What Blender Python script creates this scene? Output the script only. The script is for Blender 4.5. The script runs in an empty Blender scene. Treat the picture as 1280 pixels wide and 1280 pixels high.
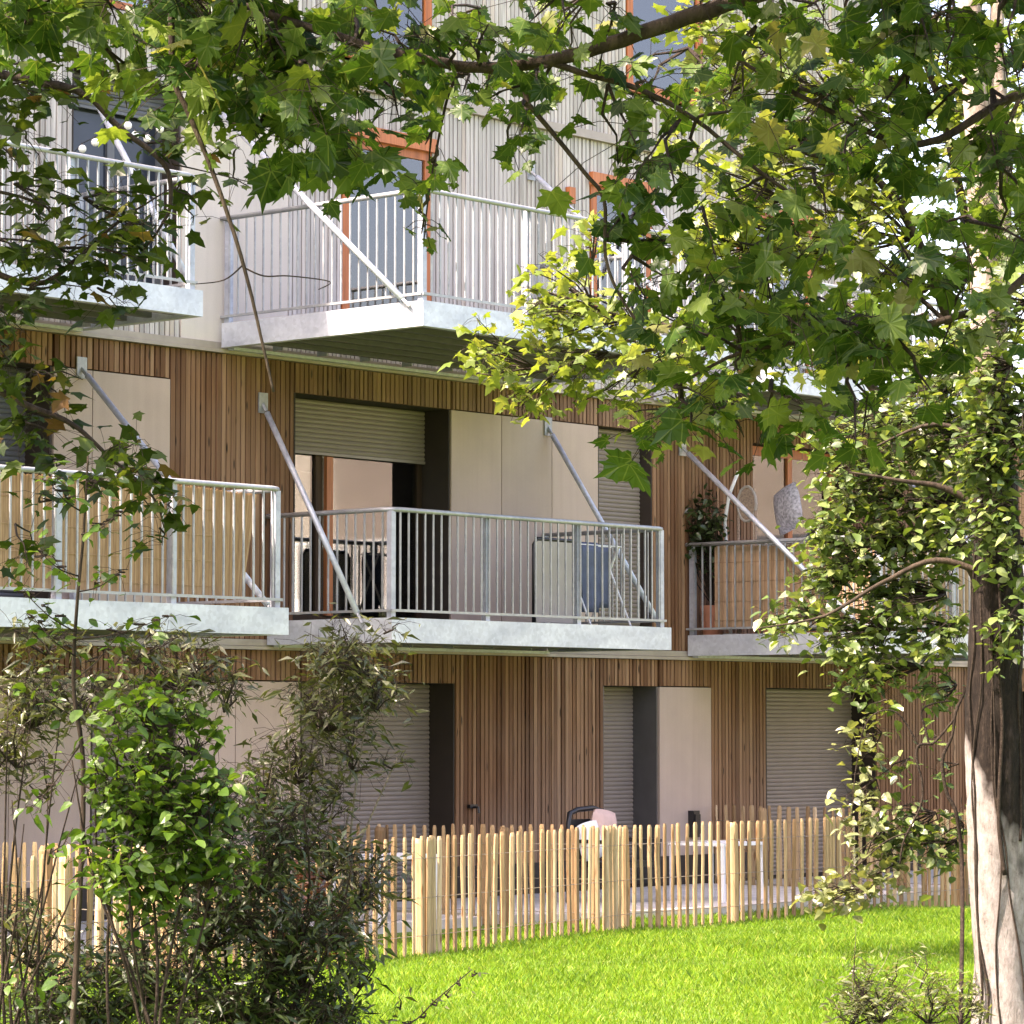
import bpy, math, random
import numpy as np
from mathutils import Matrix, Vector, Quaternion
R = math.radians
random.seed(11); rng = np.random.default_rng(5)
scene = bpy.context.scene
col = scene.collection

# ------------------------------------------------------------------ camera
# world: X runs along the facade (away to the right), Y into the building, Z up; metres
CAM = Vector((-21.58, -22.59, 1.9))
FPX = 4027.0                       # focal length in pixels of the 1280 px photograph
PITCH = math.atan(265 / FPX)
YAW = math.atan2(3496, FPX)        # angle between the sight line and the facade
fw = Vector((math.cos(YAW) * math.cos(PITCH), math.sin(YAW) * math.cos(PITCH), math.sin(PITCH)))
rt = Vector((math.sin(YAW), -math.cos(YAW), 0))
up = rt.cross(fw)
cd = bpy.data.cameras.new('camera'); cam = bpy.data.objects.new('camera', cd); col.objects.link(cam)
cd.sensor_width = 36; cd.lens = FPX / 1280 * 36; cd.clip_end = 3000; cd.clip_start = 0.2
cam.matrix_world = Matrix(((rt.x, up.x, -fw.x, CAM.x), (rt.y, up.y, -fw.y, CAM.y), (rt.z, up.z, -fw.z, CAM.z), (0, 0, 0, 1)))
scene.camera = cam

# ------------------------------------------------------------------ sky, sun, exposure
SUN_EL = R(54)
sd = Vector((rt.x * -0.87 + fw.x * -0.50, rt.y * -0.87 + fw.y * -0.50, 0)).normalized()   # towards the sun, on plan
SUN_DIR = Vector((sd.x * math.cos(SUN_EL), sd.y * math.cos(SUN_EL), math.sin(SUN_EL)))
world = bpy.data.worlds.new('World'); scene.world = world; world.use_nodes = True
nt = world.node_tree
sky = nt.nodes.new('ShaderNodeTexSky'); sky.sky_type = 'NISHITA'; sky.sun_disc = False
sky.sun_elevation = SUN_EL; sky.sun_rotation = math.atan2(sd.x, sd.y)
sky.air_density = 1.0; sky.dust_density = 4.0; sky.ozone_density = 1.0
bg = nt.nodes['Background']; bg.inputs['Strength'].default_value = 0.15
nt.links.new(sky.outputs['Color'], bg.inputs['Color'])
sl = bpy.data.lights.new('sun', 'SUN'); sl.energy = 3.6; sl.angle = R(0.6); sl.color = (1.0, 0.95, 0.86)
so = bpy.data.objects.new('sun', sl); col.objects.link(so)
so.rotation_euler = (-SUN_DIR).to_track_quat('-Z', 'Y').to_euler(); so.location = (-10, -20, 40)
vs = scene.view_settings; vs.view_transform = 'Standard'; vs.look = 'None'; vs.exposure = 2.5; vs.gamma = 1.0
vs.use_curve_mapping = False
vs.use_white_balance = True; vs.white_balance_temperature = 7450; vs.white_balance_tint = 25
scene.cycles.use_denoising = True
scene.cycles.max_bounces = 8; scene.cycles.transparent_max_bounces = 8

def at(x, y, d):
    """Survey helper: the world point seen along photo sight line (x, y) at d metres."""
    return CAM + (fw + rt * ((x - 640) / FPX) + up * ((640 - y) / FPX)) * d
def proj(p):
    q = Vector(p) - CAM; d = q.dot(fw)
    return 640 + FPX * q.dot(rt) / d, 640 - FPX * q.dot(up) / d, d

# ------------------------------------------------------------------ materials
MATS = {}
def newmat(name):
    m = bpy.data.materials.new(name); m.use_nodes = True; MATS[name] = m
    n = m.node_tree.nodes; return m, n, m.node_tree.links, n['Principled BSDF']
def N(n, t, **k):
    x = n.new(t)
    for a, b in k.items(): setattr(x, a, b)
    return x
def worldpos(n, l, scale):
    g = N(n, 'ShaderNodeNewGeometry'); mp = N(n, 'ShaderNodeMapping'); mp.inputs['Scale'].default_value = scale
    l.new(g.outputs['Position'], mp.inputs['Vector']); return mp.outputs['Vector']
def rnd(n, l):
    g = N(n, 'ShaderNodeNewGeometry'); o = N(n, 'ShaderNodeObjectInfo'); a = N(n, 'ShaderNodeMath', operation='ADD')
    l.new(g.outputs['Random Per Island'], a.inputs[0]); l.new(o.outputs['Random'], a.inputs[1])
    f = N(n, 'ShaderNodeMath', operation='FRACT'); l.new(a.outputs[0], f.inputs[0]); return f.outputs[0]
def ramp(n, l, src, stops):
    r = N(n, 'ShaderNodeValToRGB'); e = r.color_ramp.elements
    while len(e) < len(stops): e.new(0.5)
    for i, (p, c) in enumerate(stops): e[i].position = p; e[i].color = (*c, 1)
    l.new(src, r.inputs[0]); return r.outputs[0]
def noise(n, l, vec, scale, detail=3, rough=0.55):
    t = N(n, 'ShaderNodeTexNoise'); t.inputs['Scale'].default_value = scale; t.inputs['Detail'].default_value = detail
    t.inputs['Roughness'].default_value = rough
    if vec is not None: l.new(vec, t.inputs['Vector'])
    return t.outputs['Fac']
def mixc(n, l, fac, a, b, mode='MIX'):
    m = N(n, 'ShaderNodeMix', data_type='RGBA', blend_type=mode)
    if isinstance(fac, (int, float)): m.inputs[0].default_value = fac
    else: l.new(fac, m.inputs[0])
    for s, v in ((6, a), (7, b)):
        if isinstance(v, tuple): m.inputs[s].default_value = (*v, 1)
        else: l.new(v, m.inputs[s])
    return m.outputs[2]
def bump(n, l, src, p, strength=0.3, dist=0.02):
    b = N(n, 'ShaderNodeBump'); b.inputs['Strength'].default_value = strength; b.inputs['Distance'].default_value = dist
    l.new(src, b.inputs['Height']); l.new(b.outputs[0], p.inputs['Normal'])

def wood(name, tones, knot=(0.03, 0.018, 0.01), rough=0.75, grain=(38, 38, 1.6), knots=True, weather=None):
    m, n, l, p = newmat(name)
    base = ramp(n, l, rnd(n, l), tones)
    g = noise(n, l, worldpos(n, l, grain), 1.0, 4, 0.65)
    gr = ramp(n, l, g, [(0.25, (0.5, 0.5, 0.5)), (0.5, (0.95, 0.95, 0.95)), (0.78, (1.3, 1.3, 1.3))])
    c = mixc(n, l, 0.85, base, gr, 'MULTIPLY')
    if weather:
        w = noise(n, l, worldpos(n, l, (0.35, 0.35, 0.5)), 1.0, 3)
        wf = ramp(n, l, w, [(0.45, (0, 0, 0)), (0.72, (0.5, 0.5, 0.5))])
        c = mixc(n, l, wf, c, weather)
    if knots:
        v = N(n, 'ShaderNodeTexVoronoi'); v.inputs['Scale'].default_value = 1.0
        l.new(worldpos(n, l, (11, 11, 2.3)), v.inputs['Vector'])
        k = ramp(n, l, v.outputs['Distance'], [(0.07, (1, 1, 1)), (0.15, (0, 0, 0))])
        c = mixc(n, l, k, c, knot)
    l.new(c, p.inputs['Base Color']); p.inputs['Roughness'].default_value = rough
    p.inputs['Specular IOR Level'].default_value = 0.25
    bump(n, l, g, p, 0.35, 0.004)
    return m
def plain(name, c, rough=0.6, metal=0.0, var=0.12, scale=6.0, bumpk=0.0, spec=0.5, detail=4):
    m, n, l, p = newmat(name)
    t = noise(n, l, worldpos(n, l, (1, 1, 1)), scale, detail)
    lo = tuple(x * (1 - var) for x in c); hi = tuple(min(1, x * (1 + var)) for x in c)
    l.new(ramp(n, l, t, [(0.3, lo), (0.7, hi)]), p.inputs['Base Color'])
    p.inputs['Roughness'].default_value = rough; p.inputs['Metallic'].default_value = metal
    p.inputs['Specular IOR Level'].default_value = spec
    if bumpk: bump(n, l, t, p, bumpk, 0.01)
    return m
wood('larch', [(0.0, (0.118, 0.051, 0.023)), (0.3, (0.185, 0.088, 0.042)), (0.7, (0.245, 0.128, 0.066)), (1.0, (0.33, 0.19, 0.106))],
     weather=(0.265, 0.18, 0.125))
wood('larch_grey', [(0.0, (0.37, 0.34, 0.305)), (0.5, (0.48, 0.445, 0.41)), (0.8, (0.55, 0.505, 0.46)), (1.0, (0.51, 0.42, 0.345))],
     knot=(0.2, 0.16, 0.12), knots=False, weather=(0.54, 0.505, 0.465))
wood('pale_chestnut', [(0.0, (0.20, 0.125, 0.062)), (0.45, (0.34, 0.225, 0.115)), (0.85, (0.43, 0.305, 0.17)), (1.0, (0.54, 0.41, 0.26))], knot=(0.2, 0.1, 0.04), grain=(60, 60, 4))
wood('reed', [(0.0, (0.32, 0.19, 0.095)), (0.5, (0.39, 0.24, 0.125)), (1.0, (0.46, 0.30, 0.165))], knots=False, grain=(70, 70, 5), rough=0.6)
wood('reed_red', [(0.0, (0.27, 0.165, 0.092)), (0.5, (0.34, 0.22, 0.13)), (1.0, (0.42, 0.285, 0.175))], knots=False, grain=(70, 70, 5), rough=0.65)
wood('frame_orange', [(0.0, (0.42, 0.125, 0.04)), (1.0, (0.50, 0.17, 0.065))], knots=False, rough=0.4)
wood('dark_wood', [(0.0, (0.045, 0.026, 0.015)), (1.0, (0.075, 0.042, 0.024))], knots=False)
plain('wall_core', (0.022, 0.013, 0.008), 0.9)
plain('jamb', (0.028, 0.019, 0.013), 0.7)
plain('jamb_grey', (0.085, 0.08, 0.078), 0.45)
plain('shutter', (0.255, 0.208, 0.175), 0.45, var=0.05)
plain('shutter_dark', (0.12, 0.122, 0.13), 0.45, var=0.05)
plain('flashing', (0.34, 0.29, 0.24), 0.5, 0.1)
plain('ceiling_dark', (0.05, 0.047, 0.045), 0.8)
plain('steel_dark', (0.10, 0.10, 0.105), 0.5, 0.3)
plain('white_paint', (0.78, 0.78, 0.77), 0.4, var=0.03)
plain('black_plastic', (0.015, 0.015, 0.017), 0.4)
plain('concrete', (0.50, 0.47, 0.43), 0.85, var=0.18, scale=9, bumpk=0.2)
plain('cloth_pink', (0.62, 0.42, 0.36), 0.9, var=0.08, scale=14)
plain('cloth_white', (0.80, 0.78, 0.75), 0.9, var=0.05)
plain('cloth_blue', (0.10, 0.12, 0.18), 0.9, var=0.2, scale=5)
plain('cloth_grey', (0.30, 0.30, 0.33), 0.9, var=0.6, scale=30)
plain('backing_beige', (0.62, 0.47, 0.38), 0.9, var=0.12, scale=3)
plain('table_grey', (0.38, 0.34, 0.30), 0.5, var=0.05)
plain('wicker', (0.30, 0.22, 0.16), 0.8, var=0.4, scale=40)
plain('render_beige', (0.34, 0.29, 0.245), 0.8, var=0.1, scale=1.2)
plain('terracotta', (0.35, 0.14, 0.08), 0.8)
plain('wire', (0.25, 0.22, 0.18), 0.5, 0.6)
for nm, c0 in (('panel', (0.47, 0.365, 0.305)), ('panel_pale', (0.60, 0.54, 0.475))):
    m, n, l, p = newmat(nm)
    a_ = noise(n, l, worldpos(n, l, (9, 9, .35)), 1.0, 4, .6); b_ = noise(n, l, worldpos(n, l, (1, 1, 1)), 1.4, 3); c_ = noise(n, l, worldpos(n, l, (1, 1, 1)), 160, 2)
    cc = mixc(n, l, 1.0, c0, ramp(n, l, a_, [(0.3, (0.95, 0.945, 0.94)), (0.6, (1.02, 1.02, 1.02))]), 'MULTIPLY')
    cc = mixc(n, l, 1.0, cc, ramp(n, l, b_, [(0.3, (0.92, 0.92, 0.92)), (0.7, (1.05, 1.04, 1.03))]), 'MULTIPLY')
    cc = mixc(n, l, 1.0, cc, ramp(n, l, c_, [(0.3, (0.94, 0.94, 0.94)), (0.7, (1.05, 1.05, 1.05))]), 'MULTIPLY')
    oi = N(n, 'ShaderNodeObjectInfo'); cc = mixc(n, l, 1.0, cc, ramp(n, l, oi.outputs['Random'], [(0, (0.93, 0.93, 0.93)), (1, (1.04, 1.03, 1.02))]), 'MULTIPLY')
    l.new(cc, p.inputs['Base Color']); p.inputs['Roughness'].default_value = .65; p.inputs['Specular IOR Level'].default_value = .3
def galv(name, c, metal=0.35, rough=0.5):
    m, n, l, p = newmat(name)
    v = N(n, 'ShaderNodeTexVoronoi'); v.inputs['Scale'].default_value = 28
    l.new(worldpos(n, l, (1, 1, 1)), v.inputs['Vector'])
    b = noise(n, l, worldpos(n, l, (1.2, 1.2, 2.5)), 2.2, 4)
    s = ramp(n, l, v.outputs['Color'], [(0.1, tuple(x * 0.9 for x in c)), (0.9, tuple(min(1, x * 1.08) for x in c))])
    bl = ramp(n, l, b, [(0.3, (0.78, 0.79, 0.82)), (0.65, (1.06, 1.06, 1.05))])
    l.new(mixc(n, l, 1.0, s, bl, 'MULTIPLY'), p.inputs['Base Color'])
    p.inputs['Metallic'].default_value = metal; p.inputs['Roughness'].default_value = rough
galv('galvanised', (0.54, 0.575, 0.625)); galv('galvanised_rail', (0.34, 0.355, 0.36), 0.35, 0.42); galv('galvanised_post', (0.40, 0.43, 0.48), 0.35, 0.45)
# window glass: part mirror, part clear
m, n, l, p = newmat('glass')
tr = N(n, 'ShaderNodeBsdfTransparent'); tr.inputs[0].default_value = (0.8, 0.85, 0.85, 1)
gl = N(n, 'ShaderNodeBsdfGlossy'); gl.inputs['Roughness'].default_value = 0.02
lw = N(n, 'ShaderNodeLayerWeight'); lw.inputs[0].default_value = 0.28
ga = N(n, 'ShaderNodeMath', operation='ADD'); l.new(lw.outputs['Fresnel'], ga.inputs[0]); ga.inputs[1].default_value = 0.12
ms = N(n, 'ShaderNodeMixShader'); l.new(ga.outputs[0], ms.inputs[0])
l.new(tr.outputs[0], ms.inputs[1]); l.new(gl.outputs[0], ms.inputs[2]); l.new(ms.outputs[0], n['Material Output'].inputs[0])
m, n, l, p = newmat('glass_dark'); p.inputs['Roughness'].default_value = 0.12; p.inputs['Specular IOR Level'].default_value = 0.35
gd_ = noise(n, l, worldpos(n, l, (1, 1, 1)), 1.3); l.new(ramp(n, l, gd_, [(0.3, (0.022, 0.027, 0.04)), (0.7, (0.045, 0.052, 0.07))]), p.inputs['Base Color'])
# leaves: diffuse + light coming through
def leafmat(name, tones, trans=0.38, gloss=0.06, veins=False):
    m, n, l, p = newmat(name); n.remove(p)
    c = ramp(n, l, rnd(n, l), tones)
    ns = noise(n, l, worldpos(n, l, (1, 1, 1)), 1.6, 2)
    c = mixc(n, l, 0.5, c, ramp(n, l, ns, [(0.3, (0.72, 0.78, 0.7)), (0.7, (1.25, 1.2, 1.1))]), 'MULTIPLY')
    if veins:                                  # five pale ribs fanning from the leaf stalk
        at_ = N(n, 'ShaderNodeAttribute'); at_.attribute_name = 'leaf'; sp = N(n, 'ShaderNodeSeparateXYZ'); l.new(at_.outputs['Vector'], sp.inputs[0])
        def mth(op, a, b=None):
            q = N(n, 'ShaderNodeMath', operation=op)
            for i, v in enumerate((a, b)):
                if v is None: continue
                if isinstance(v, (int, float)): q.inputs[i].default_value = v
                else: l.new(v, q.inputs[i])
            return q.outputs[0]
        ang = mth('ARCTAN2', sp.outputs['X'], mth('ADD', sp.outputs['Y'], 0.02))
        fr = mth('ABSOLUTE', mth('SUBTRACT', mth('FRACT', mth('ADD', mth('DIVIDE', ang, 0.80), 0.5)), 0.5))
        rr_ = N(n, 'ShaderNodeVectorMath', operation='LENGTH'); l.new(at_.outputs['Vector'], rr_.inputs[0])
        vd = mth('MULTIPLY', fr, rr_.outputs['Value'])
        c = mixc(n, l, ramp(n, l, vd, [(0.010, (0.34, 0.34, 0.34)), (0.026, (0, 0, 0))]), c, (0.20, 0.24, 0.07))
    d = N(n, 'ShaderNodeBsdfDiffuse'); t = N(n, 'ShaderNodeBsdfTranslucent'); g = N(n, 'ShaderNodeBsdfGlossy')
    g.inputs['Roughness'].default_value = 0.38
    l.new(c, d.inputs[0])
    l.new(mixc(n, l, 1.0, c, (1.35, 1.25, 0.55), 'MULTIPLY'), t.inputs[0])
    a = N(n, 'ShaderNodeMixShader'); a.inputs[0].default_value = trans
    l.new(d.outputs[0], a.inputs[1]); l.new(t.outputs[0], a.inputs[2])
    b = N(n, 'ShaderNodeMixShader'); b.inputs[0].default_value = gloss
    l.new(a.outputs[0], b.inputs[1]); l.new(g.outputs[0], b.inputs[2])
    l.new(b.outputs[0], n['Material Output'].inputs[0]); return m
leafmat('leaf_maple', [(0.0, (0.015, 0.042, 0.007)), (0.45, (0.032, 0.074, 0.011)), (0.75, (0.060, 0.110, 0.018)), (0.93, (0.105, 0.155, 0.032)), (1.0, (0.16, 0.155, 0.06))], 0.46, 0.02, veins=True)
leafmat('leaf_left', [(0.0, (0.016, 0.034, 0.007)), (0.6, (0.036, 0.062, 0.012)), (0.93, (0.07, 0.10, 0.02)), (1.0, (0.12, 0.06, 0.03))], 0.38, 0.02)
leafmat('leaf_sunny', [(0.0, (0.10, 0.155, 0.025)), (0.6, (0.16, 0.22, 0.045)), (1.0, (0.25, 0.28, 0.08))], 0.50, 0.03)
leafmat('leaf_ivy', [(0.0, (0.035, 0.068, 0.014)), (0.5, (0.085, 0.142, 0.032)), (1.0, (0.20, 0.25, 0.085))], 0.42, 0.06)
leafmat('leaf_shrub', [(0.0, (0.026, 0.066, 0.009)), (0.5, (0.052, 0.11, 0.014)), (1.0, (0.095, 0.165, 0.027))], 0.42, 0.03)
leafmat('leaf_dark', [(0.0, (0.018, 0.036, 0.010)), (0.6, (0.036, 0.064, 0.018)), (1.0, (0.075, 0.105, 0.04))], 0.32, 0.05)
leafmat('leaf_olive', [(0.0, (0.035, 0.045, 0.015)), (0.6, (0.07, 0.082, 0.027)), (1.0, (0.12, 0.13, 0.05))], 0.3, 0.05)
leafmat('leaf_red', [(0.0, (0.16, 0.05, 0.025)), (1.0, (0.30, 0.12, 0.06))], 0.3)
leafmat('leaf_pale', [(0.0, (0.10, 0.125, 0.04)), (1.0, (0.20, 0.225, 0.10))], 0.35)
gm = leafmat('grass_blade', [(0.0, (0.075, 0.175, 0.010)), (0.55, (0.132, 0.255, 0.016)), (0.9, (0.195, 0.295, 0.032)), (1.0, (0.27, 0.315, 0.065))], 0.45, 0.03)
for nd in gm.node_tree.nodes:            # broader, stronger patches for the lawn
    if nd.type == 'TEX_NOISE': nd.inputs['Scale'].default_value = 0.9; nd.inputs['Detail'].default_value = 5
    if nd.type == 'MIX' and nd.blend_type == 'MULTIPLY' and nd.inputs[0].default_value == 0.5: nd.inputs[0].default_value = 0.85
def bark(name, dark, light, s=(9, 9, 2.2)):
    m, n, l, p = newmat(name)
    v = noise(n, l, worldpos(n, l, s), 2.0, 6, 0.7)
    l.new(ramp(n, l, v, [(0.35, dark), (0.55, tuple((a + b) / 2 for a, b in zip(dark, light))), (0.72, light)]), p.inputs['Base Color'])
    p.inputs['Roughness'].default_value = 0.9; p.inputs['Specular IOR Level'].default_value = 0.2
    bump(n, l, v, p, 0.8, 0.03)
bark('bark', (0.018, 0.013, 0.009), (0.07, 0.052, 0.036)); bark('bark_pale', (0.15, 0.115, 0.09), (0.46, 0.40, 0.34), (7, 7, 3))
m, n, l, p = newmat('bark_ivy')     # sunlight painted pale on lower left, dark ivy, moss and shade elsewhere, uneven edge
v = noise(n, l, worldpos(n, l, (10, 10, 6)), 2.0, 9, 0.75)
sunlit_pale_ = ramp(n, l, v, [(0.3, (0.10, 0.082, 0.07)), (0.44, (0.30, 0.27, 0.245)), (0.7, (0.47, 0.435, 0.41))])
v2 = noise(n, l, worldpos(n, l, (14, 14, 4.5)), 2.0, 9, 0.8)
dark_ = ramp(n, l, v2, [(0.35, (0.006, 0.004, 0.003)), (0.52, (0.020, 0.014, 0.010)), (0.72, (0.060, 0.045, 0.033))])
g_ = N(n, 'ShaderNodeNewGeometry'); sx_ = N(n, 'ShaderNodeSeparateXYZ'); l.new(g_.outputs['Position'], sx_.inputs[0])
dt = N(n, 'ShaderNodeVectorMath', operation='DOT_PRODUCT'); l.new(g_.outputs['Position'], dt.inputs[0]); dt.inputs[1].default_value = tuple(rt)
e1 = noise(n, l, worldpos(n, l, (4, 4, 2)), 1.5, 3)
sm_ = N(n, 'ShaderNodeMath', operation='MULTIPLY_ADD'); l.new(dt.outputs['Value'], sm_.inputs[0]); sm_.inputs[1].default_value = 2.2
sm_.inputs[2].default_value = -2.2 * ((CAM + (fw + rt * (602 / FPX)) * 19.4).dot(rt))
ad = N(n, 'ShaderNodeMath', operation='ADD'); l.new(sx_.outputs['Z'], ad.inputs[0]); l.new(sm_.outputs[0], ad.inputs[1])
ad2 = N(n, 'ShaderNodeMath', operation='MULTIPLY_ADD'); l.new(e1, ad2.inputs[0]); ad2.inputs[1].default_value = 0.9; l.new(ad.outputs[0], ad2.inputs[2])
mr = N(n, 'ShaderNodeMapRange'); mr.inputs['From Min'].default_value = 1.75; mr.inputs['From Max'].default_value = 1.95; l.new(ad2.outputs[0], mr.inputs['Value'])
l.new(mixc(n, l, mr.outputs[0], sunlit_pale_, dark_), p.inputs['Base Color']); p.inputs['Roughness'].default_value = 0.9
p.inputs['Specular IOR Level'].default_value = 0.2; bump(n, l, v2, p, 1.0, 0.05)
bark('twig', (0.016, 0.011, 0.008), (0.05, 0.037, 0.026), (20, 20, 20)); bark('twig_pale', (0.14, 0.115, 0.09), (0.30, 0.26, 0.2), (20, 20, 20))
# ground
m, n, l, p = newmat('lawn')
a = noise(n, l, worldpos(n, l, (1, 1, 1)), 0.7, 4); b = noise(n, l, worldpos(n, l, (1, 1, 1)), 45, 3)
c = mixc(n, l, b, (0.05, 0.10, 0.008), (0.11, 0.17, 0.015))
l.new(mixc(n, l, 0.5, c, ramp(n, l, a, [(0.3, (0.75, 0.8, 0.7)), (0.7, (1.2, 1.15, 1.1))]), 'MULTIPLY'), p.inputs['Base Color'])
p.inputs['Roughness'].default_value = 0.95; bump(n, l, b, p, 0.6, 0.03)
m, n, l, p = newmat('bulb'); p.inputs['Base Color'].default_value = (0.85, 0.84, 0.8, 1); p.inputs['Roughness'].default_value = 0.25
bb = noise(n, l, worldpos(n, l, (1, 1, 1)), 20); l.new(ramp(n, l, bb, [(0.3, (0.82, 0.81, 0.78)), (0.7, (0.9, 0.89, 0.85))]), p.inputs['Base Color'])

# ------------------------------------------------------------------ mesh helpers
class MB:
    def __init__(s): s.v = []; s.f = []
    def add(s, vs, fs):
        o = len(s.v); s.v += [tuple(x) for x in vs]; s.f += [tuple(i + o for i in q) for q in fs]; return s
    def box(s, x0, x1, y0, y1, z0, z1):
        return s.add([(x0, y0, z0), (x1, y0, z0), (x1, y1, z0), (x0, y1, z0), (x0, y0, z1), (x1, y0, z1), (x1, y1, z1), (x0, y1, z1)],
                     [(0, 3, 2, 1), (4, 5, 6, 7), (0, 1, 5, 4), (1, 2, 6, 5), (2, 3, 7, 6), (3, 0, 4, 7)])
    def tube(s, pts, rad, k=6, caps=True):
        pts = [Vector(q) for q in pts]; n = len(pts)
        if not hasattr(rad, '__len__'): rad = [rad] * n
        ref = Vector((0, 0, 1)); rings = []
        for i in range(n):
            t = (pts[min(i + 1, n - 1)] - pts[max(i - 1, 0)])
            if t.length < 1e-9: t = Vector((0, 0, 1))
            t.normalize()
            if i == 0:
                if abs(t.z) > 0.9: ref = Vector((1, 0, 0))
                a = t.cross(ref).normalized()
            else:
                a = (a - t * a.dot(t)); a = a.normalized() if a.length > 1e-6 else t.orthogonal().normalized()
            b = t.cross(a)
            rings.append([pts[i] + (a * math.cos(2 * math.pi * j / k) + b * math.sin(2 * math.pi * j / k)) * rad[i] for j in range(k)])
        o = len(s.v)
        for r_ in rings: s.v += [tuple(q) for q in r_]
        for i in range(n - 1):
            for j in range(k):
                j2 = (j + 1) % k
                s.f.append((o + i * k + j, o + i * k + j2, o + (i + 1) * k + j2, o + (i + 1) * k + j))
        if caps:
            s.f.append(tuple(o + j for j in range(k))[::-1]); s.f.append(tuple(o + (n - 1) * k + j for j in range(k)))
        return s
    def mesh(s, name, mat, smooth=False):
        me = bpy.data.meshes.new(name); me.from_pydata(s.v, [], s.f)
        if smooth: me.polygons.foreach_set('use_smooth', [True] * len(me.polygons))
        me.materials.append(MATS[mat]); me.update(); return me
def link(name, data, parent=None):
    o = bpy.data.objects.new(name, data); col.objects.link(o)
    if parent is not None: adopt(o, parent)
    return o
ORG = {}
def adopt(o, parent):
    o.parent = parent
    w = ORG.get(parent.name)
    if w is not None: o.matrix_parent_inverse = Matrix.Translation(-w)
def build(mb, name, mat, parent=None, smooth=False):
    return link(name, mb.mesh(name, mat, smooth), parent)
def thing(name, label, cat, loc, group=None):
    o = bpy.data.objects.new(name, None); col.objects.link(o); o.location = loc; o.empty_display_size = 0.2
    ORG[o.name] = Vector(loc); o['label'] = label; o['category'] = cat
    if group: o['group'] = group
    return o
def struct(o): o['kind'] = 'structure'; return o
def solo(mb, name, mat, label, cat, loc, group=None, smooth=False):
    """A thing that is one mesh: origin moved to its base."""
    L = Vector(loc); mb.v = [tuple(Vector(q) - L) for q in mb.v]
    o = build(mb, name, mat, None, smooth); o.location = L; o['label'] = label; o['category'] = cat
    if group: o['group'] = group
    return o
UNIT = {}
def piece(name, mat, parent, x0, x1, y0, y1, z0, z1):
    """A box that shares one unit mesh per material."""
    if mat not in UNIT: UNIT[mat] = MB().box(-.5, .5, -.5, .5, -.5, .5).mesh(name, mat)
    o = link(name, UNIT[mat], parent)
    o.location = ((x0 + x1) / 2, (y0 + y1) / 2, (z0 + z1) / 2); o.scale = (x1 - x0, y1 - y0, z1 - z0); return o

# ================================================================== GROUND
g = MB(); S = 400
g.add([(-S, -S, 0), (S, -S, 0), (S, S, 0), (-S, S, 0)], [(0, 1, 2, 3)])
struct(build(g, 'ground', 'lawn'))
for i, (x0, x1, y0) in enumerate([(-4.9, 1.30, -2.35), (1.62, 7.75, -2.95), (8.05, 14.2, -2.8)]):
    t = MB(); k = 10
    front = [(x0 + (x1 - x0) * j / k, y0 + 0.55 * (1 - min(1, j / 4)) ** 2 - 0.1 * math.sin(j / k * 3.1)) for j in range(k + 1)]
    vs = [(x, y, 0.09) for x, y in front] + [(x1, -0.03, 0.09), (x0, -0.03, 0.09)]
    vs += [(x, y, -0.1) for x, y, z in vs]; q = len(vs) // 2
    t.add(vs, [tuple(range(q))] + [(j, j + q, (j + 1) % q + q, (j + 1) % q) for j in range(q)])
    struct(build(t, 'terrace', 'concrete'))

# ================================================================== BUILDING
bld = thing('apartment_building', 'timber clad apartment block with galvanised balconies behind the trees and paling fence', 'building', (0, 0, 0))
XL, XR = -9.0, 16.0
XTOP = 11.2                              # the upper storeys stop here
Z1, Z2, Z3, ZT = 2.67, 5.54, 8.41, 11.35
# openings: x0, x1, z0, z1, recess, content
OPEN = {
 0: [(-8.0, -5.6, .1, 2.32, .3, 'shut'), (-1.55, -.50, .1, 2.32, .3, 'shut'), (1.20, 3.48, .1, 2.32, .3, 'shut'),
     (5.92, 6.89, .1, 2.32, .3, 'shut_grey'), (8.93, 11.18, .1, 2.32, .3, 'shut'), (14.0, 15.0, .1, 2.32, .3, 'shut')],
 1: [(-4.30, -2.07, 2.92, 5.19, .3, 'shut_dark'), (1.09, 3.40, 2.92, 5.19, .3, 'half'), (5.84, 6.80, 2.92, 5.19, .12, 'shut'),
     (8.70, 10.6, 2.92, 5.19, .15, 'orange_curtain'), (12.5, 14.5, 2.92, 5.19, .3, 'shut')],
 2: [(-6.5, -4.5, 5.80, 8.02, .3, 'shut'), (-1.85, -.48, 5.80, 8.02, .2, 'dark_half'), (1.75, 3.10, 5.80, 7.88, -.03, 'orange'), (5.70, 6.80, 5.80, 7.88, -.03, 'orange'), (8.4, 9.9, 5.80, 7.88, -.03, 'orange')],
 3: [(-1.72, -.48, 8.67, 10.9, .2, 'orange'), (1.75, 3.1, 8.67, 10.75, -.03, 'orange'), (6.35, 7.75, 9.0, 10.75, -.03, 'orange')],
}
FL = {0: (0.0, Z1), 1: (Z1, Z2), 2: (Z2, Z3), 3: (Z3, ZT)}
w = MB()
for f, (za, zb) in FL.items():
    xr = XR if f < 2 else XTOP
    ops = sorted(OPEN[f]); x = XL
    for (a, b, z0, z1, *_r) in ops:
        w.box(x, a, 0.0, 0.4, za, zb); w.box(a, b, 0.0, 0.4, z1, zb)
        if z0 - za > 0.01: w.box(a, b, 0.0, 0.4, za, z0)
        x = b
    w.box(x, xr, 0.0, 0.4, za, zb)
w.box(XL, XL + .3, .4, 9, 0, ZT); w.box(XR - .3, XR, .4, 9, 0, Z2); w.box(XTOP - .3, XTOP, .4, 9, Z2, ZT)
w.box(XL, XR, 9, 9.3, 0, Z2); w.box(XL, XTOP, 9, 9.3, Z2, ZT)
build(w, 'wall', 'wall_core', bld)
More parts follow.
